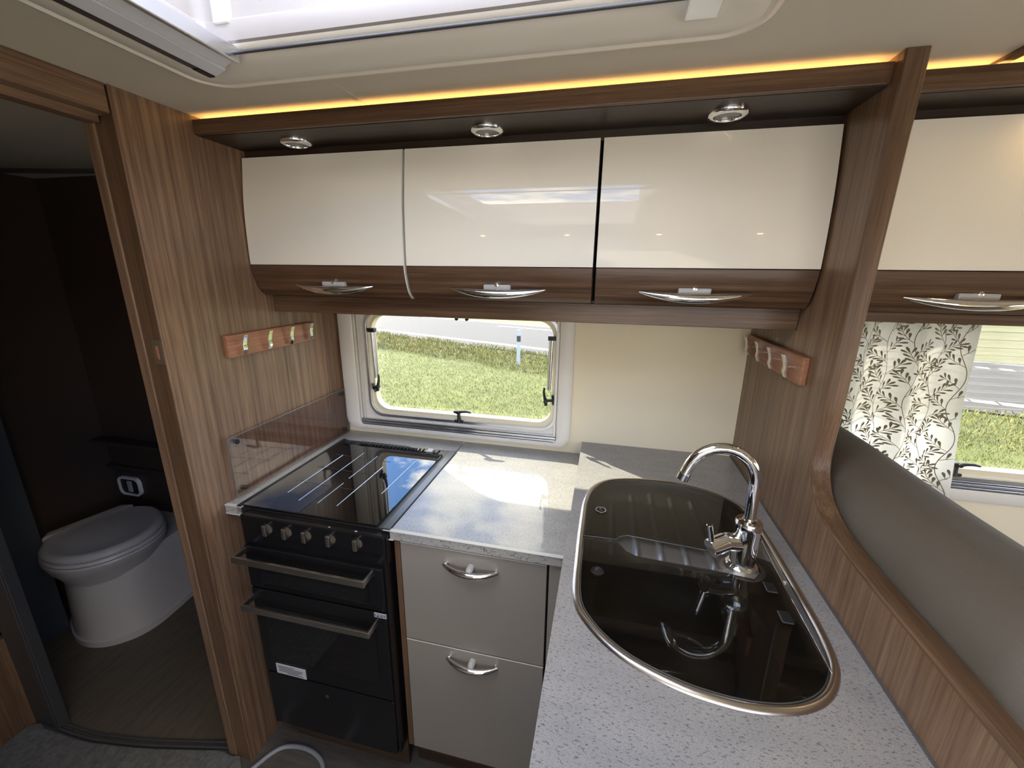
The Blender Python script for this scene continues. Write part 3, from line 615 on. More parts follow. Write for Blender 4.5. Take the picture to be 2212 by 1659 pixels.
# vent grille along the back with hinge block
vg = build(MB().box(-.90, -.575, 1.300, 1.334, .903, .9065), 'vent_grille', black_matt, ck, bevel=.001)
mb = MB()
for k in range(19):
    x = -.885 + k * .0148; mb.tube([(x, 1.296, .9075), (x + .003, 1.304, .913), (x + .006, 1.314, .9075)], .0040, 8)
build(mb, 'vent_tooth', black_matt, ck, smooth=50, kind='stuff')
build(MB().box(-.612, -.588, 1.288, 1.316, .906, .916), 'hinge_block', mat('grey_plastic', (.16, .17, .19), .4), ck, bevel=.002)
build(MB().box(-.955, -.93, 1.29, 1.312, .906, .914), 'hinge_block', black_matt, ck, bevel=.002)
# sloping control panel
cp = build(MB().prism([(.838, .898), (.846, .898), (.846, .812), (.820, .812), (.8235, .888), (.829, .895)], 'x', -.945, -.512), 'control_panel', black_m, ck, smooth=30)
yk = .8215
for kx, kz, sym in ((-.868, .865, 0), (-.806, .865, 1), (-.745, .865, 2), (-.671, .866, 3), (-.592, .867, 4)):
    kb = build(MB().lathe([(.0155, 0), (.0155, -.006), (.0145, -.0075), (.0001, -.0078)], (kx, yk + .001, kz), 'y', 26), 'knob', satin, ck, smooth=40)
    build(MB().box(kx - .0065, kx + .0055, yk - .021, yk - .006, kz - .0165, kz + .0165), 'knob_grip', satin, kb, bevel=.0018)
    build(MB().box(kx - .0008, kx + .0008, yk - .0216, yk - .0208, kz + .009, kz + .015), 'knob_mark', print_dark, kb)
    # symbols over each knob
    plate([rrect(kx - .011, kx - .002, kz + .0225, kz + .0305, .003, 4), rrect(kx - .0101, kx - .0029, kz + .0234, kz + .0296, .0024, 4)[::-1]], 'y', yk - .0003, yk + .002, 'symbol', print_white, cp)
    if sym < 3: build(MB().lathe([(.0016, -.0001), (.0016, .0015)], (kx - .0065 + (sym - 1) * .0016, yk, kz + .0265 - (sym - 1) * .0012), 'y', 10), 'symbol', print_white, cp)
    else: build(MB().box(kx - .0095, kx - .0035, yk - .0002, yk + .001, kz + .0235 if sym == 4 else kz + .0272, kz + .0258 if sym == 4 else kz + .0292), 'symbol', print_white, cp)
    plate([[(kx + .0075 + .0022 * math.cos(a * PI / 6), kz + .0265 + .0022 * math.sin(a * PI / 6)) for a in range(12)], [(kx + .0075 + .0013 * math.cos(-a * PI / 6), kz + .0265 + .0013 * math.sin(-a * PI / 6)) for a in range(12)]], 'y', yk - .0003, yk + .002, 'symbol', print_white, cp)
text('THETFORD', .0082, (-.738, .8198, .828), (1, 0, 0), (0, -.05, 1), print_white, 'lettering', cp)
for s_, ox, oz in (('140', -.621, .8555), ('180', -.620, .845), ('200', -.590, .8375), ('220', -.578, .8405), ('240', -.569, .8475)):
    text(s_, .0052, (ox, .8200, oz), (1, 0, 0), (0, -.05, 1), print_white, 'lettering', cp)
build(MB().prism([(-.6295, .846), (-.6345, .8375), (-.631, .8375), (-.634, .831), (-.6265, .840), (-.630, .840), (-.6265, .846)], 'y', .8192, .8215), 'spark_symbol', print_white, cp)
# black side wings beside the worktop ends
build(MB().box(-.972, -.945, .838, .86, .876, .902), 'side_wing', black_matt, ck, bevel=.001)
build(MB().box(-.535, -.5105, .8365, .86, .878, .9025), 'side_wing', black_matt, ck, bevel=.001)
def rail_handle(parent, z0, z1, x0=-.945, x1=-.545, yf=.757):
    mb = MB(); mb.box(x0, x1, yf, yf + .007, z0, z1)
    build(mb, 'handle', satin, parent, bevel=.001)
    build(MB().box(x0, x0 + .006, yf + .007, .806, z0 + .002, z1 - .001), 'handle_arm', satin, parent, bevel=.001)
    build(MB().box(x1 - .006, x1, yf + .007, .806, z0 + .002, z1 - .001), 'handle_arm', satin, parent, bevel=.001)
gd = build(MB().box(CK0 + .008, CK1 - .006, .8035, .815, .672, .806), 'grill_door', black_m, ck, bevel=.002)
plate([rrect(CK0 + .05, CK1 - .05, .69, .765, .008)], 'y', .8020, .8034, 'door_glass', glass_lid, gd)
rail_handle(gd, .784, .803)
od = build(MB().box(CK0 + .008, CK1 - .006, .8035, .815, .362, .666), 'oven_door', black_m, ck, bevel=.002)
plate([rrect(CK0 + .04, CK1 - .04, .42, .61, .012)], 'y', .8020, .8034, 'door_glass', glass_lid, od)
rail_handle(od, .626, .645)
bd = build(MB().box(CK0 + .008, CK1 - .006, .8035, .815, .150, .356), 'base_flap', black_m, ck, bevel=.002)
build(MB().lathe([(.006, 0), (.006, .002)], (-.74, .8025, .315), 'y', 14), 'flap_catch', gold_m, bd)
st = build(MB().box(-.905, -.802, .8005, .8019, .365, .402), 'warning_label', label_m, od, label='white warning label on the oven door')
for k, (a, b) in enumerate(((.0, .055), (.0, .085), (.003, .082), (.0, .070), (.03, .085))):
    build(MB().box(-.898 + a, -.898 + b, .7999, .8004, .3935 - k * .0058, .3952 - k * .0058), 'print_line', print_dark, st)
s2 = build(MB().box(-.553, -.517, .8005, .8032, .6545, .668), 'symbol_label', label_grey, od, label='small grey label with warning symbols')
build(MB().box(-.551, -.549, .7998, .8004, .657, .666), 'symbol', print_dark, s2)
build(MB().prism([(-.545, .657), (-.538, .657), (-.5415, .665)], 'y', .7998, .8004), 'symbol', print_dark, s2)
plate([rrect(-.534, -.527, .658, .664, .001, 2), rrect(-.533, -.528, .659, .663, .0008, 2)[::-1]], 'y', .7998, .8004, 'symbol', print_dark, s2)
build(MB().prism([(-.524, .6635), (-.519, .6635), (-.522, .6585), (-.5235, .6585), (-.521, .6620), (-.524, .6620)], 'y', .7998, .8004), 'symbol', print_dark, s2)
build(MB().box(CK0 + .01, CK1 - .01, .875, .89, 0.0, .142), 'plinth', plinth_m, ck)
# pan supports: thin steel rods just under the lid seen as light lines in the glass
for k, (x, ya, yb) in enumerate(((-.895, .93, 1.20), (-.832, .90, 1.235), (-.770, .90, 1.02), (-.770, 1.05, 1.22), (-.708, .90, 1.15), (-.62, .99, 1.22))):
    build(MB().tube([(x, ya, .9084), (x + .0015, yb, .9084)], .0011, 6), 'pan_support_bar', mat('pale_bar_%s' % 'abcdef'[k], (.42, .48, .58), .3, .3), ck, smooth=60)
for yy in (1.20, 1.10, 1.0):
    build(MB().tube([(-.925, yy, .9083), (-.70, yy - .01, .9083)], .0007, 6), 'pan_support_bar', mat('dim_bar', (.10, .10, .105), .4, .5), ck, smooth=60)
# ================================================================== WORKTOPS
wt = empty('worktop', (-.5, 1.1, .877), 'pale flecked worktop around the cooker below the kitchen window', 'worktop')
build(MB().prism([(XP + .001, .845), (-.985, .845), (-.985, 1.338), (-.512, 1.338), (-.515, YW - .001), (XP + .001, YW - .001)], 'z', .877, ZT), 'worktop_section', top_m, wt, bevel=.001)
build(MB().prism([(-.5085, .845), (-.056, .845), (-.056, YW - .001), (-.5138, YW - .001), (-.5085, 1.338)], 'z', .877, ZT), 'worktop_section', top_m, wt, bevel=.001)
build(MB().box(-.5085, -.056, .836, .845, .8785, .9028), 'front_edge', top_m, wt)
build(MB().box(XP + .001, -.985, .836, .845, .8785, .9028), 'front_edge', top_m, wt)
for xa, xb in ((-.527, -.056), (XP + .001, -.968)):
    build(MB().box(xa, xb, .834, .845, .9028, .9045), 'edge_trim', trim_edge, wt)
for xa, xb in ((-.527, -.5), (XP + .001, -.968)):
    build(MB().box(xa, xb, .834, .845, .8765, .8785), 'edge_trim', trim_edge, wt)
build(MB().box(-.5145, -.5125, 1.338, YW - .002, ZT, ZT + .0007), 'mitre_strip', alu, wt)
# sink worktop
so_pts = [(-.023, .667), (-.028, .790), (-.028, .92), (-.024, 1.027), (-.004, 1.105), (.040, 1.155), (.110, 1.180), (.180, 1.188), (.250, 1.185), (.331, 1.153), (.385, 1.10), (.405, 1.04), (.410, .94), (.411, .83), (.410, .726), (.404, .646), (.391, .600), (.360, .556), (.316, .527), (.262, .513), (.203, .512), (.135, .524), (.060, .556), (.004, .608)]
rim = [(p[0], p[1]) for p in spline([(a, b, 0) for a, b in so_pts], 5, True)]
area = lambda L: sum(L[i][0] * L[(i + 1) % len(L)][1] - L[(i + 1) % len(L)][0] * L[i][1] for i in range(len(L)))
if area(rim) < 0: rim = rim[::-1]
def inset(L, d):
    out = []; n = len(L)
    for i in range(n):
        a, b = Vector(L[i - 1]), Vector(L[(i + 1) % n]); t = (b - a).normalized(); nn = Vector((-t.y, t.x)); out.append(tuple(Vector(L[i]) + nn * d))
    return out
sw = empty('sink_worktop', (.2, .8, .925), 'pale flecked worktop holding the sink, running towards the viewer', 'worktop')
plate([rrect(-.0555, .4485, .10, YW - .001, .002, 2), inset(rim, .006)[::-1]], 'z', .925, ZS, 'worktop_board', top_y, sw)
build(MB().box(-.0556, -.0545, .10, YW - .001, .926, .951), 'edge_band', trim_edge, sw)
build(MB().box(.4455, .4497, .10, YW - .001, .950, .9545), 'sealing_strip', mat('grey_seal', (.10, .10, .10), .4), sw)
# ---- sink
sk_ = empty('sink', (.2, .85, .8), 'dark steel D-shaped sink with drainer ridges under smoked glass lids', 'sink')
def lvl(d, z): return [(x, y, z) for x, y in inset(rim, d)]
build(MB().loft([lvl(-.003, ZS + .0005), lvl(-.001, ZS + .004), lvl(.004, ZS + .0065), lvl(.009, ZS + .005), lvl(.013, ZS + .001), lvl(.013, ZS - .010)], cap=False), 'rim', mat('bright_rim', (.56, .52, .48), .26, 1.0), sk_, smooth=50)
# inner steel deck with a bowl pressed into it: heightfield grid clipped to the rim
BW = (.165, .665, .150, .148)  # bowl centre and half sizes
def deck_z(x, y):
    z = ZS - .010
    u = ((x - BW[0]) / BW[2]); v = ((y - BW[1]) / BW[3]); rr = (abs(u) ** 2.6 + abs(v) ** 2.6) ** (1 / 2.6)
    if rr < 1: z -= .125 * min(1, max(0, (1 - rr) / .32)) ** .6 * (1 if rr > .55 else 1) + .012 * max(0, 1 - rr * 1.2)
    # drainer tray and ridges
    if y > .815:
        s = min(1, (y - .815) / .02); z -= .006 * s * (1 if -.0 < x < .355 and y < 1.15 else 0)
        if x > .385: z = ZS - .003
        for k in range(6):
            xr = .052 + .0535 * k; ye0, ye1 = .822, (1.055, 1.12, 1.138, 1.13, 1.13, 1.10)[k]
            if ye0 < y < ye1:
                d = abs(x - xr); 
                if d < .0075: z += .0075 * math.cos(d / .0075 * PI / 2) * min(1, (y - ye0) / .012, (ye1 - y) / .012)
    # raised collar under the tap
    d = math.hypot(x - .318, y - .835)
    if d < .062: z += .013 * min(1, (.062 - d) / .022) if y < .815 or x > .28 else .008 * min(1, (.062 - d) / .02)
    return z
inn = inset(rim, .010)
def inside(x, y, L):
    c = False; n = len(L); j_ = n - 1
    for i in range(n):
        if (L[i][1] > y) != (L[j_][1] > y) and x < (L[j_][0] - L[i][0]) * (y - L[i][1]) / (L[j_][1] - L[i][1]) + L[i][0]: c = not c
        j_ = i
    return c
gs_ = .0035; xs = np.arange(-.04, .43, gs_); ys = np.arange(.49, 1.21, gs_); idx = {}; V = []; F = []
for iy, y in enumerate(ys):
    for ix, x in enumerate(xs):
        if inside(x, y, inn): idx[(ix, iy)] = len(V); V.append((x, y, deck_z(x, y)))
for (ix, iy), a in idx.items():
    b, c, d = idx.get((ix + 1, iy)), idx.get((ix + 1, iy + 1)), idx.get((ix, iy + 1))
    if b is not None and c is not None and d is not None: F.append((a, b, c, d))
build(MB().add(V, F), 'basin', steel, sk_, smooth=60)
build(MB().loft([lvl(.0125, ZS - .001), lvl(.016, ZS - .0105)], cap=False), 'rim_wall', steel, sk_, smooth=50)
dz = ZS - .0100 - .137
build(MB().lathe([(.030, .001), (.030, .004), (.024, .003), (.022, .001), (.010, .003), (.008, .006), (.0001, .006)], (.140, .650, dz), 'z', 26), 'drain', black_matt, sk_, smooth=45)
# glass lids: rear lid and front lid meet at y=.857, finger cut-out between them
gl_out = inset(rim, .013)
# right hand limit of the lids is a straight hinge line from the tap to the front right corner
def clipx(P): return [(min(x, XH(y)), y) for x, y in P]
def XH(y): return .380
rear = [(x, y) for x, y in gl_out if y > .862]
front = [(x, y) for x, y in gl_out if y < .852]
def order(P, cx, cyy): return sorted(P, key=lambda p: math.atan2(p[1] - cyy, p[0] - cx))
rear = order(clipx(rear), .2, 1.0); front = order(clipx(front), .19, .69)
yl = min(p[1] for p in rear)
rear_l = [p for p in rear if p[1] > .866]
# rear lid outline: anticlockwise starting at lower right
rr_ = [(.290, .890), (.345, .912), (.372, .925)]
ar = [p for p in rear if not (p[0] > .366 and p[1] < .93)]
ar = sorted([p for p in ar], key=lambda p: math.atan2(p[1] - .95, p[0] - .17))
ar = [p for p in ar if p[1] > .863 and not (p[0] > .36 and p[1] < .93)]
rl_poly = [p for p in ar if p[1] >= .95 or p[0] > .2] 
left = [p for p in ar if p[0] < .0 and p[1] < .95]
top_ = sorted([p for p in gl_out if p[1] > .93], key=lambda p: math.atan2(p[1] - .93, p[0] - .17))
top_ = [(min(x, .389), y) for x, y in top_]
rear_poly = top_ + [(-.0145, .93), (-.0150, .862), (.058, .866), (.068, .880), (.085, .887), (.270, .872), (.30, .90), (.345, .925)]
bot_ = sorted([p for p in gl_out if p[1] < .80], key=lambda p: math.atan2(p[1] - .80, p[0] - .17))
bot_ = [(min(x, .380), y) for x, y in bot_]
front_poly = bot_ + [(.381, .80), (.381, .86), (.352, .872), (.345, .815), (.33, .795), (.27, .803), (.10, .812), (.078, .825), (.068, .842), (.058, .850), (-.0150, .853), (-.0150, .80)]
def lid(poly, name):
    return plate([poly], 'z', ZS + .0005, ZS + .0055, name, smoke, sk_, smooth=30)
la = lid(rear_poly, 'glass_lid'); lb = lid(front_poly, 'glass_lid')
def lid_edge(poly, par):
    L = [(x, y, ZS + .003) for x, y in poly]; return build(MB().tube(L + [L[0]], .0014, 6), 'edge', mat('lid_edge', (.10, .10, .10), .15), par, smooth=60)
lid_edge(rear_poly, la); lid_edge(front_poly, lb)
for par, (gx, gy) in ((la, (.021, .976)), (lb, (.018, .742))):
    build(MB().lathe([(.0115, 0), (.0115, .003), (.0135, .003), (.0135, 0)], (gx, gy, ZS + .005), 'z', 24), 'finger_ring', chrome, par, smooth=40)
    build(MB().lathe([(.011, -.001), (.011, .0012), (.0001, .0012)], (gx, gy, ZS + .005), 'z', 20), 'finger_hole', black_matt, par)
build(MB().tube([(.3815, .60, ZS + .004), (.3835, .80, ZS + .004), (.3905, .97, ZS + .004)], .0014, 8), 'hinge_rail', chrome, sk_, smooth=60)
for yy in (.775, .700): build(MB().box(.342, .362, yy - .014, yy + .014, ZS + .0052, ZS + .0095), 'hinge', black_matt, sk_, bevel=.002)
for yy in (.965,): build(MB().box(.35, .378, yy - .016, yy + .016, ZS + .0052, ZS + .009), 'hinge', black_matt, sk_, bevel=.002)
# ---- tap
tp = empty('tap', (.318, .840, ZS), 'chrome swan-neck mixer tap with joystick lever', 'tap')
c0 = (.318, .840, ZS + .003)
build(MB().lathe([(.031, 0), (.031, .003), (.027, .007), (.0245, .008), (.0245, .062), (.0245, .088), (.0255, .090), (.0262, .104), (.024, .108), (.015, .1085), (.013, .104), (.0001, .104)], c0, 'z', 36), 'body', chrome, tp, smooth=35)
neck = [(.318, .840, 1.05), (.3175, .840, 1.10), (.317, .840, 1.140)]
for a in range(0, 166, 11):
    t = math.radians(a); neck.append((.317 - .066 + .066 * math.cos(t), .840 + .004 * a / 165, 1.146 + .070 * math.sin(t)))
e_ = neck[-1]; neck.append((e_[0] - .004, e_[1], e_[2] - .012))
build(MB().tube(neck, .0112, 18), 'spout', chrome, tp, smooth=60)
build(MB().tube([neck[-1], (neck[-1][0] - .0045, neck[-1][1], neck[-1][2] - .014)], .0125, 18), 'spout_tip', mat('dark_chrome', (.4, .4, .42), .15, 1.0), tp, smooth=60)
def cyl(p0, p1, r, name, mt=chrome, ch=.0012, seg=28):
    p0, p1 = Vector(p0), Vector(p1); d = (p1 - p0).normalized()
    build(MB().tube([p0, p0 + d * ch, p1 - d * ch, p1], [r - ch, r, r, r - ch], seg), name, mt, tp, smooth=35)
cyl((.312, .838, 1.010), (.276, .829, 1.012), .0190, 'lever_housing')
cyl((.2775, .8293, 1.0125), (.2440, .815, 1.001), .0192, 'lever_housing')
cyl((.2475, .815, 1.012), (.2335, .803, 1.064), .0058, 'lever')
# ================================================================== DRAWERS
du = empty('drawer_unit', (-.3, 1.0, 0), 'cream kitchen unit with two drawers between cooker and sink worktop', 'drawer unit')
build(MB().box(-.5055, -.099, .866, 1.40, .137, .876), 'carcass', wood_z, du)
build(MB().box(-.5055, -.490, .848, .866, .137, .870), 'side_panel', wood_edge, du, bevel=.001)
build(MB().box(-.5055, -.056, .90, .915, 0, .137), 'plinth', plinth_m, du)
def drawer(z0, z1, hz):
    d = build(MB().box(-.488, -.0985, .847, .865, z0, z1), 'drawer', drawer_m, du, bevel=.0015)
    build(MB().box(-.488, -.0985, .8468, .849, z1 - .0022, z1 - .0004), 'edge_strip', edge_white, d)
    n = 15; pts = []; rad = []
    cx = -.2925
    for k in range(n):
        u = -1 + 2 * k / (n - 1); pts.append((cx + u * .072, .8405 - .022 * (1 - u * u) ** .9, hz + .004 - .004 * (1 - u * u))); rad.append(.0042 + .0042 * (1 - u * u))
    build(MB().tube(pts, rad, 12), 'handle', chrome, d, smooth=60)
    mb = MB()
    for s in (-1, 1): mb.tube([(cx + s * .066, .842, hz + .004), (cx + s * .064, .850, hz + .005)], .005, 8)
    build(mb, 'handle_foot', chrome, d, smooth=50)
    mb = MB().lathe([(.0095, 0), (.0095, -.018), (.006, -.022)], (cx, .848, hz + .004), 'y', 18)
    build(mb, 'handle_button', grey_btn, d, smooth=45)
    build(MB().lathe([(.0001, -.036), (.005, -.035), (.0065, -.030), (.0065, 0)], (cx, .848, hz), 'y', 16), 'lock_pin', chrome, d, smooth=45)
drawer(.5545, .868, .822); drawer(.137, .5515, .517)
cu = empty('corner_cupboard', (0.1, .9, 0), 'cream cupboard front under the sink worktop', 'cabinet')
build(MB().box(-.0935, -.040, .851, .866, .137, .868), 'filler_panel', drawer_m, cu, bevel=.0015)
build(MB().box(-.035, -.019, .14, .84, .137, .924), 'side_panel', drawer_m, cu, bevel=.002); build(MB().box(XD - .02, XD - .002, .14, .84, .137, .924), 'side_panel', drawer_m, cu, bevel=.002); build(MB().box(-.019, XD - .02, .14, .156, .137, .924), 'front_panel', drawer_m, cu, bevel=.002)
build(MB().box(0, XD - .002, .17, .84, 0, .137), 'plinth', wood_z, cu)
# ================================================================== LOUNGE SEAT
bs = empty('leather_cushion', (.58, .9, .55), 'taupe leather seat backrest behind the swept partition', 'cushion')
def cush(x0, x1, y0, y1, z0, z1, r, name, parent, amp=.0):
    rings = []; n = 40
    for k in range(n + 1):
        y = y0 + (y1 - y0) * k / n; e = min(1, min(y - y0, y1 - y) / .05); e = math.sqrt(max(0, 1 - (1 - e) ** 2)); ins = (1 - e) * .03
        wv = amp * math.sin(y * 13) * .5
        rings.append([(x, y, z + (wv if z > (z0 + z1) / 2 else 0)) for x, z in rrect(x0 + ins, x1 - ins, z0 + ins, z1 - ins, (.02, r, r, .02), 10)])
    return build(MB().loft(rings), name, leather_m, parent, smooth=60)
cush(.489, .690, .47, 1.352, .50, 1.168, .085, 'backrest_pad', bs, .003)
seam = [(.491, y, 1.055 + .006 * math.sin(y * 9)) for y in np.linspace(.50, .9, 16)]
build(MB().tube([(.4895 + .001, .482, z) for z in np.linspace(.6, 1.06, 12)], .0025, 6), 'piping', leather_m, bs, smooth=60)
s2_ = empty('bench_seat', (.9, .7, 0), 'taupe leather bench seat beside the lounge window', 'cushion')
cush(.70, 2.1, .80, 1.405, .36, .52, .04, 'seat_pad', s2_)
build(MB().box(.50, 2.1, .50, 1.40, 0, .36), 'bench_box', wood_z, s2_)
# ================================================================== CURTAIN
ct = empty('curtain', (.8, 1.37, .88), 'cream curtain printed with olive leaf sprigs beside the lounge window', 'curtain')
def cpos(u, v, off=0.0):
    """u 0..1 across, v 0..1 down"""
    xr = .998 + .012 * v + .045 * max(0, v - .45) * (1 if v < .8 else 1) ; xl = .50
    x = xl + (xr - xl) * u
    a = .008 + .010 * v
    ph = u * 2 * PI * 3.6 + .5 * math.sin(v * 3)
    y = 1.388 - .012 * v + a * math.sin(ph) - .004 * math.sin(u * 43 + v * 2)
    dy = a * math.cos(ph)
    return Vector((x + .004 * math.sin(ph * 2), y - off, 1.462 - .585 * v))
nu, nv = 90, 40
V = [tuple(cpos(i / nu, k / nv)) for k in range(nv + 1) for i in range(nu + 1)]
F = [(a, a + 1, a + nu + 2, a + nu + 1) for k in range(nv) for a in range(k * (nu + 1), k * (nu + 1) + nu)]
build(MB().add(V, F), 'fabric', curtain_m, ct, smooth=80)
mb = MB(); rr2 = random.Random(3)
CW, CH = .50, .585
def quad_strip(pts, wid):
    L_ = []; R_ = []
    for i, p in enumerate(pts):
        t = Vector(pts[min(i + 1, len(pts) - 1)]) - Vector(pts[max(i - 1, 0)]); t.normalize(); n = Vector((-t.y, t.x)); wd_ = wid[i] if isinstance(wid, list) else wid
        L_.append(Vector(p) + n * wd_); R_.append(Vector(p) - n * wd_)
    ok = all(0.002 < q.x < CW - .002 and 0.001 < q.y < CH - .001 for q in L_ + R_)
    if not ok: return
    v = [tuple(cpos(q.x / CW, q.y / CH, .0011)) for q in L_] + [tuple(cpos(q.x / CW, q.y / CH, .0011)) for q in R_]
    n = len(L_); mb.add(v, [(i, i + 1, n + i + 1, n + i) for i in range(n - 1)])
def leaf(q, d_, L2):
    quad_strip([tuple(q), tuple(q + d_ * L2 * .30), tuple(q + d_ * L2 * .68), tuple(q + d_ * L2 * .92), tuple(q + d_ * L2)], [.0003, .0015, .0027, .0019, .0003])
def vine(x, y, a, ln, depth=0):
    pts = []; p = Vector((x, y)); ns = int(ln / .0105); ph = rr2.random() * 6
    for k in range(ns):
        pts.append(tuple(p)); p = p + Vector((math.cos(a), math.sin(a))) * .0105; a += .16 * math.sin(k * .42 + ph)
        if k > 0:
            for s in (-1, 1):
                if rr2.random() < .16: continue
                la_ = a + s * rr2.uniform(.5, .85); d_ = Vector((math.cos(la_), math.sin(la_))); q = Vector(pts[-1]) + d_ * .0035
                leaf(q, d_, rr2.uniform(.0155, .0205)); quad_strip([pts[-1], tuple(q)], .0005)
    for k in range(0, len(pts) - 1, 4): quad_strip(pts[k:k + 5], .0007)
    leaf(p, Vector((math.cos(a), math.sin(a))), .018)
def branch(p, a, n):
    p = Vector(p); pts = [tuple(p)]; bend = rr2.uniform(-.16, .16)
    for k in range(n):
        p = p + Vector((math.cos(a), math.sin(a))) * .0125; a += bend; pts.append(tuple(p))
        for s in (-1, 1):
            if rr2.random() < .12: continue
            la_ = a + s * rr2.uniform(.55, .8); d_ = Vector((math.cos(la_), math.sin(la_))); q = p + d_ * .003
            leaf(q, d_, rr2.uniform(.0165, .0205)); quad_strip([tuple(p), tuple(q)], .0005)
    for k in range(len(pts) - 1): quad_strip(pts[k:k + 2], .0006)
    d_ = Vector((math.cos(a), math.sin(a))); leaf(p + d_ * .002, d_, .019)
for gx in range(9):
    x = gx * .060 + .004; y = CH + .01; k = 0; ph = rr2.random() * 6; prev = None
    while y > -.02:
        p = (x + .010 * math.sin(y * 34 + ph), y)
        if prev: quad_strip([prev, p], .0007)
        if k % 3 == 0:
            sg = 1 if (k // 3) % 2 else -1
            branch(p, -PI / 2 + sg * rr2.uniform(.55, .95), rr2.choice((3, 3, 4)))
        prev = p; y -= .0105; k += 1
build(mb, 'leaf_print', leaf_print, ct, kind='stuff')
cr = empty('curtain_rail', (1.2, 1.39, 1.457), 'silver curtain rail end below the lounge locker', 'rail')
build(MB().box(1.03, 2.0, 1.385, 1.40, 1.452, 1.462), 'rail', alu, cr, bevel=.002)
build(MB().lathe([(.010, 0), (.010, -.02)], (1.02, 1.40, 1.457), 'y', 14), 'end_cap', mat('dark_cap', (.06, .05, .045), .5), cr, smooth=50)
# ================================================================== TOILET
tl = empty('toilet', (-2.05, 1.12, 0), 'pale plastic cassette toilet with closed oval lid in the dark washroom', 'toilet')
bp = spline([(-2.28, 1.06, 0), (-2.17, .985, 0), (-2.06, .955, 0), (-1.965, .975, 0), (-1.895, 1.035, 0), (-1.868, 1.11, 0), (-1.872, 1.20, 0), (-1.885, 1.30, 0), (-1.89, 1.418, 0), (-2.10, 1.42, 0), (-2.32, 1.42, 0), (-2.33, 1.2, 0)], 4, True)
def bring(s, z, sh=0): return [(-2.10 + (x + 2.10) * s, 1.20 + (y - 1.20) * (s if y < 1.2 else 1), z) for x, y, _ in bp]
build(MB().loft([bring(1.0, 0.004), bring(1.0, .030), bring(.975, .034), bring(.955, .05), bring(.92, .20), bring(.90, .30), bring(.89, .335), bring(.85, .35), bring(.3, .353)]), 'base', ceramic, tl, smooth=35)
TH = math.radians(-14.7)
def el(cx, cyy, a, b, z, back=.74, n=44):
    out = []
    for k in range(n):
        t = 2 * PI * k / n; u, v = math.cos(t), math.sin(t)
        ux = a * (u if u > 0 else u * back * (1 if abs(u) < .01 else 1)); vy = b * (abs(v) ** .9) * (1 if v > 0 else -1)
        out.append((cx + ux * math.cos(TH) - vy * math.sin(TH), cyy + ux * math.sin(TH) + vy * math.cos(TH), z))
    return out
ex, ey = -2.06, 1.125
build(MB().loft([el(ex, ey, .16, .155, .30), el(ex, ey, .175, .17, .335), el(ex, ey, .205, .190, .37), el(ex, ey, .222, .198, .400), el(ex, ey, .226, .20, .412), el(ex, ey, .222, .197, .418)]), 'bowl', ceramic, tl, smooth=40)
build(MB().loft([el(ex, ey, .220, .195, .419), el(ex, ey, .224, .199, .424), el(ex, ey, .222, .198, .432), el(ex, ey, .218, .195, .436)]), 'seat', ceramic, tl, smooth=40)
build(MB().loft([el(ex, ey, .216, .193, .438), el(ex, ey, .218, .195, .448), el(ex, ey, .210, .188, .460), el(ex, ey, .196, .175, .4655), el(ex, ey, .190, .170, .4640), el(ex, ey, .12, .11, .470), el(ex, ey, .04, .04, .472)]), 'lid', ceramic, tl, smooth=40)
def rot2(u, v): return (ex + u * math.cos(TH) - v * math.sin(TH), ey + u * math.sin(TH) + v * math.cos(TH))
hp = [rot2(-.175, -.125), rot2(-.13, -.155), rot2(-.13, .155), rot2(-.175, .125)]
build(MB().prism(hp, 'z', .415, .462), 'hinge_block', ceramic, tl, bevel=.008, seg=3)
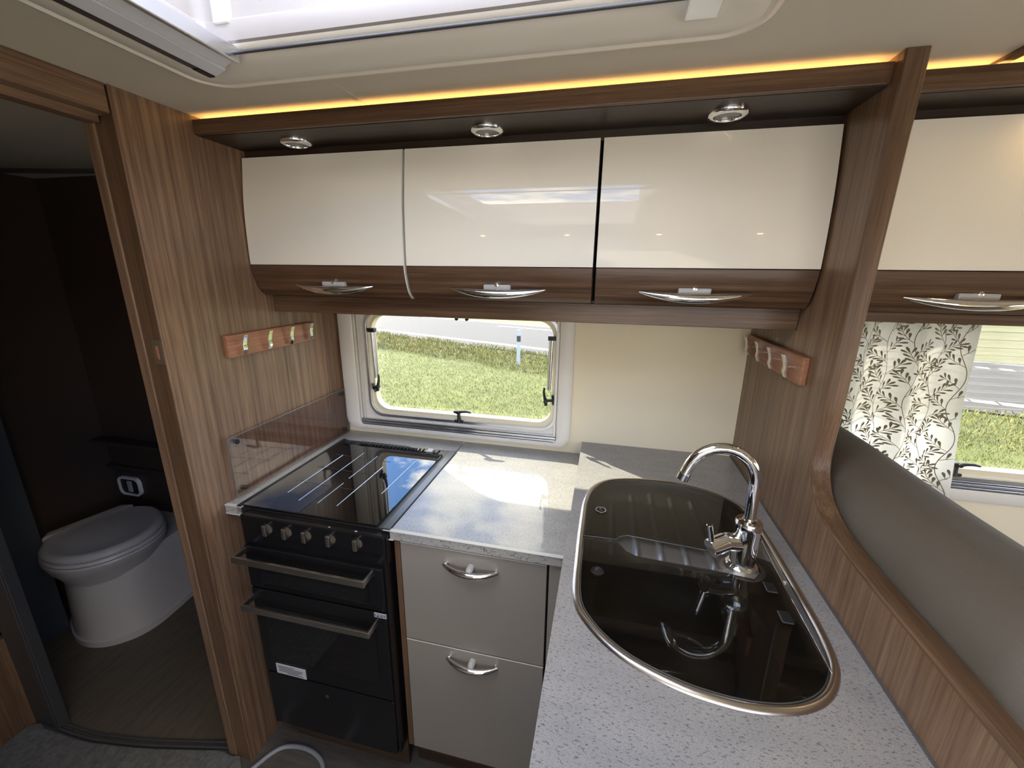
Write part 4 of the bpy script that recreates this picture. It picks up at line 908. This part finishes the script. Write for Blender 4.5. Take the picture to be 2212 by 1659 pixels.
# ================================================================== FLOOR THINGS
cpt = [(-1.872, .10), (-1.05, .10), (-1.055, .70), (-1.045, .742), (-1.075, .765), (-1.10, .757), (-1.148, .764)] + [(x, y - .012) for x, y in thr[::-1] if x < -1.15] + [(-1.80, .678), (-1.835, .690), (-1.868, .672)]
nC = len(cpt)
ca = empty('carpet', (-1.5, .4, 0), 'grey loose-laid carpet on the floor in front of the washroom sill', 'carpet')
build(MB().prism(cpt, 'z', .0005, .011), 'pile', carpet_m, ca, bevel=.003)
lo_pts = spline([(-1.035, .66, 0), (-1.005, .745, 0), (-.965, .812, 0), (-.905, .832, 0), (-.838, .826, 0), (-.788, .796, 0), (-.765, .73, 0), (-.77, .64, 0), (-.86, .60, 0), (-.97, .60, 0)], 6, True)
pr_ = empty('plastic_hoop', (-.9, .72, 0), 'pale rounded plastic hoop lying on the floor in front of the cooker', 'hoop')
build(MB().tube([(x, y, .0075) for x, y, _ in lo_pts] + [(lo_pts[0][0], lo_pts[0][1], .0075)], .0072, 10), 'hoop', ring_m, pr_, smooth=60)
# ================================================================== BEHIND THE CAMERA (seen only in reflections)
fl = empty('overhead_locker', (0.6, YF + .15, 1.46), 'cream overhead locker on the wall behind the viewer', 'cabinet')
build(MB().box(-1.0, 2.3, YF + .002, YF + .33, 1.50, 1.86), 'door', door_white, fl, bevel=.004)
build(MB().box(-1.0, 2.3, YF + .002, YF + .40, 1.872, 1.888), 'cornice_board', wood_x, fl); build(MB().box(-1.0, 2.3, YF + .385, YF + .40, 1.888, 1.905), 'cornice_board', wood_x, fl)
build(MB().box(-1.0, 2.3, YF + .32, YF + .33, 1.893, 1.898), 'strip_light', led, fl)
for k, x in enumerate((-.75, -.25, .25, .75, 1.3)):
    build(MB().lathe([(.0001, -.004), (.013, -.003), (.014, 0)], (x, YF + .365, 1.871), 'z', 16), 'lamp_lens', lamp_on, fl)
ft = empty('bench_seat', (.9, -.5, 0), 'taupe bench along the wall behind the viewer', 'bench')
build(MB().box(.9, 2.4, YF + .002, -.15, 0, .48), 'seat_base', leather_m, ft, bevel=.02)
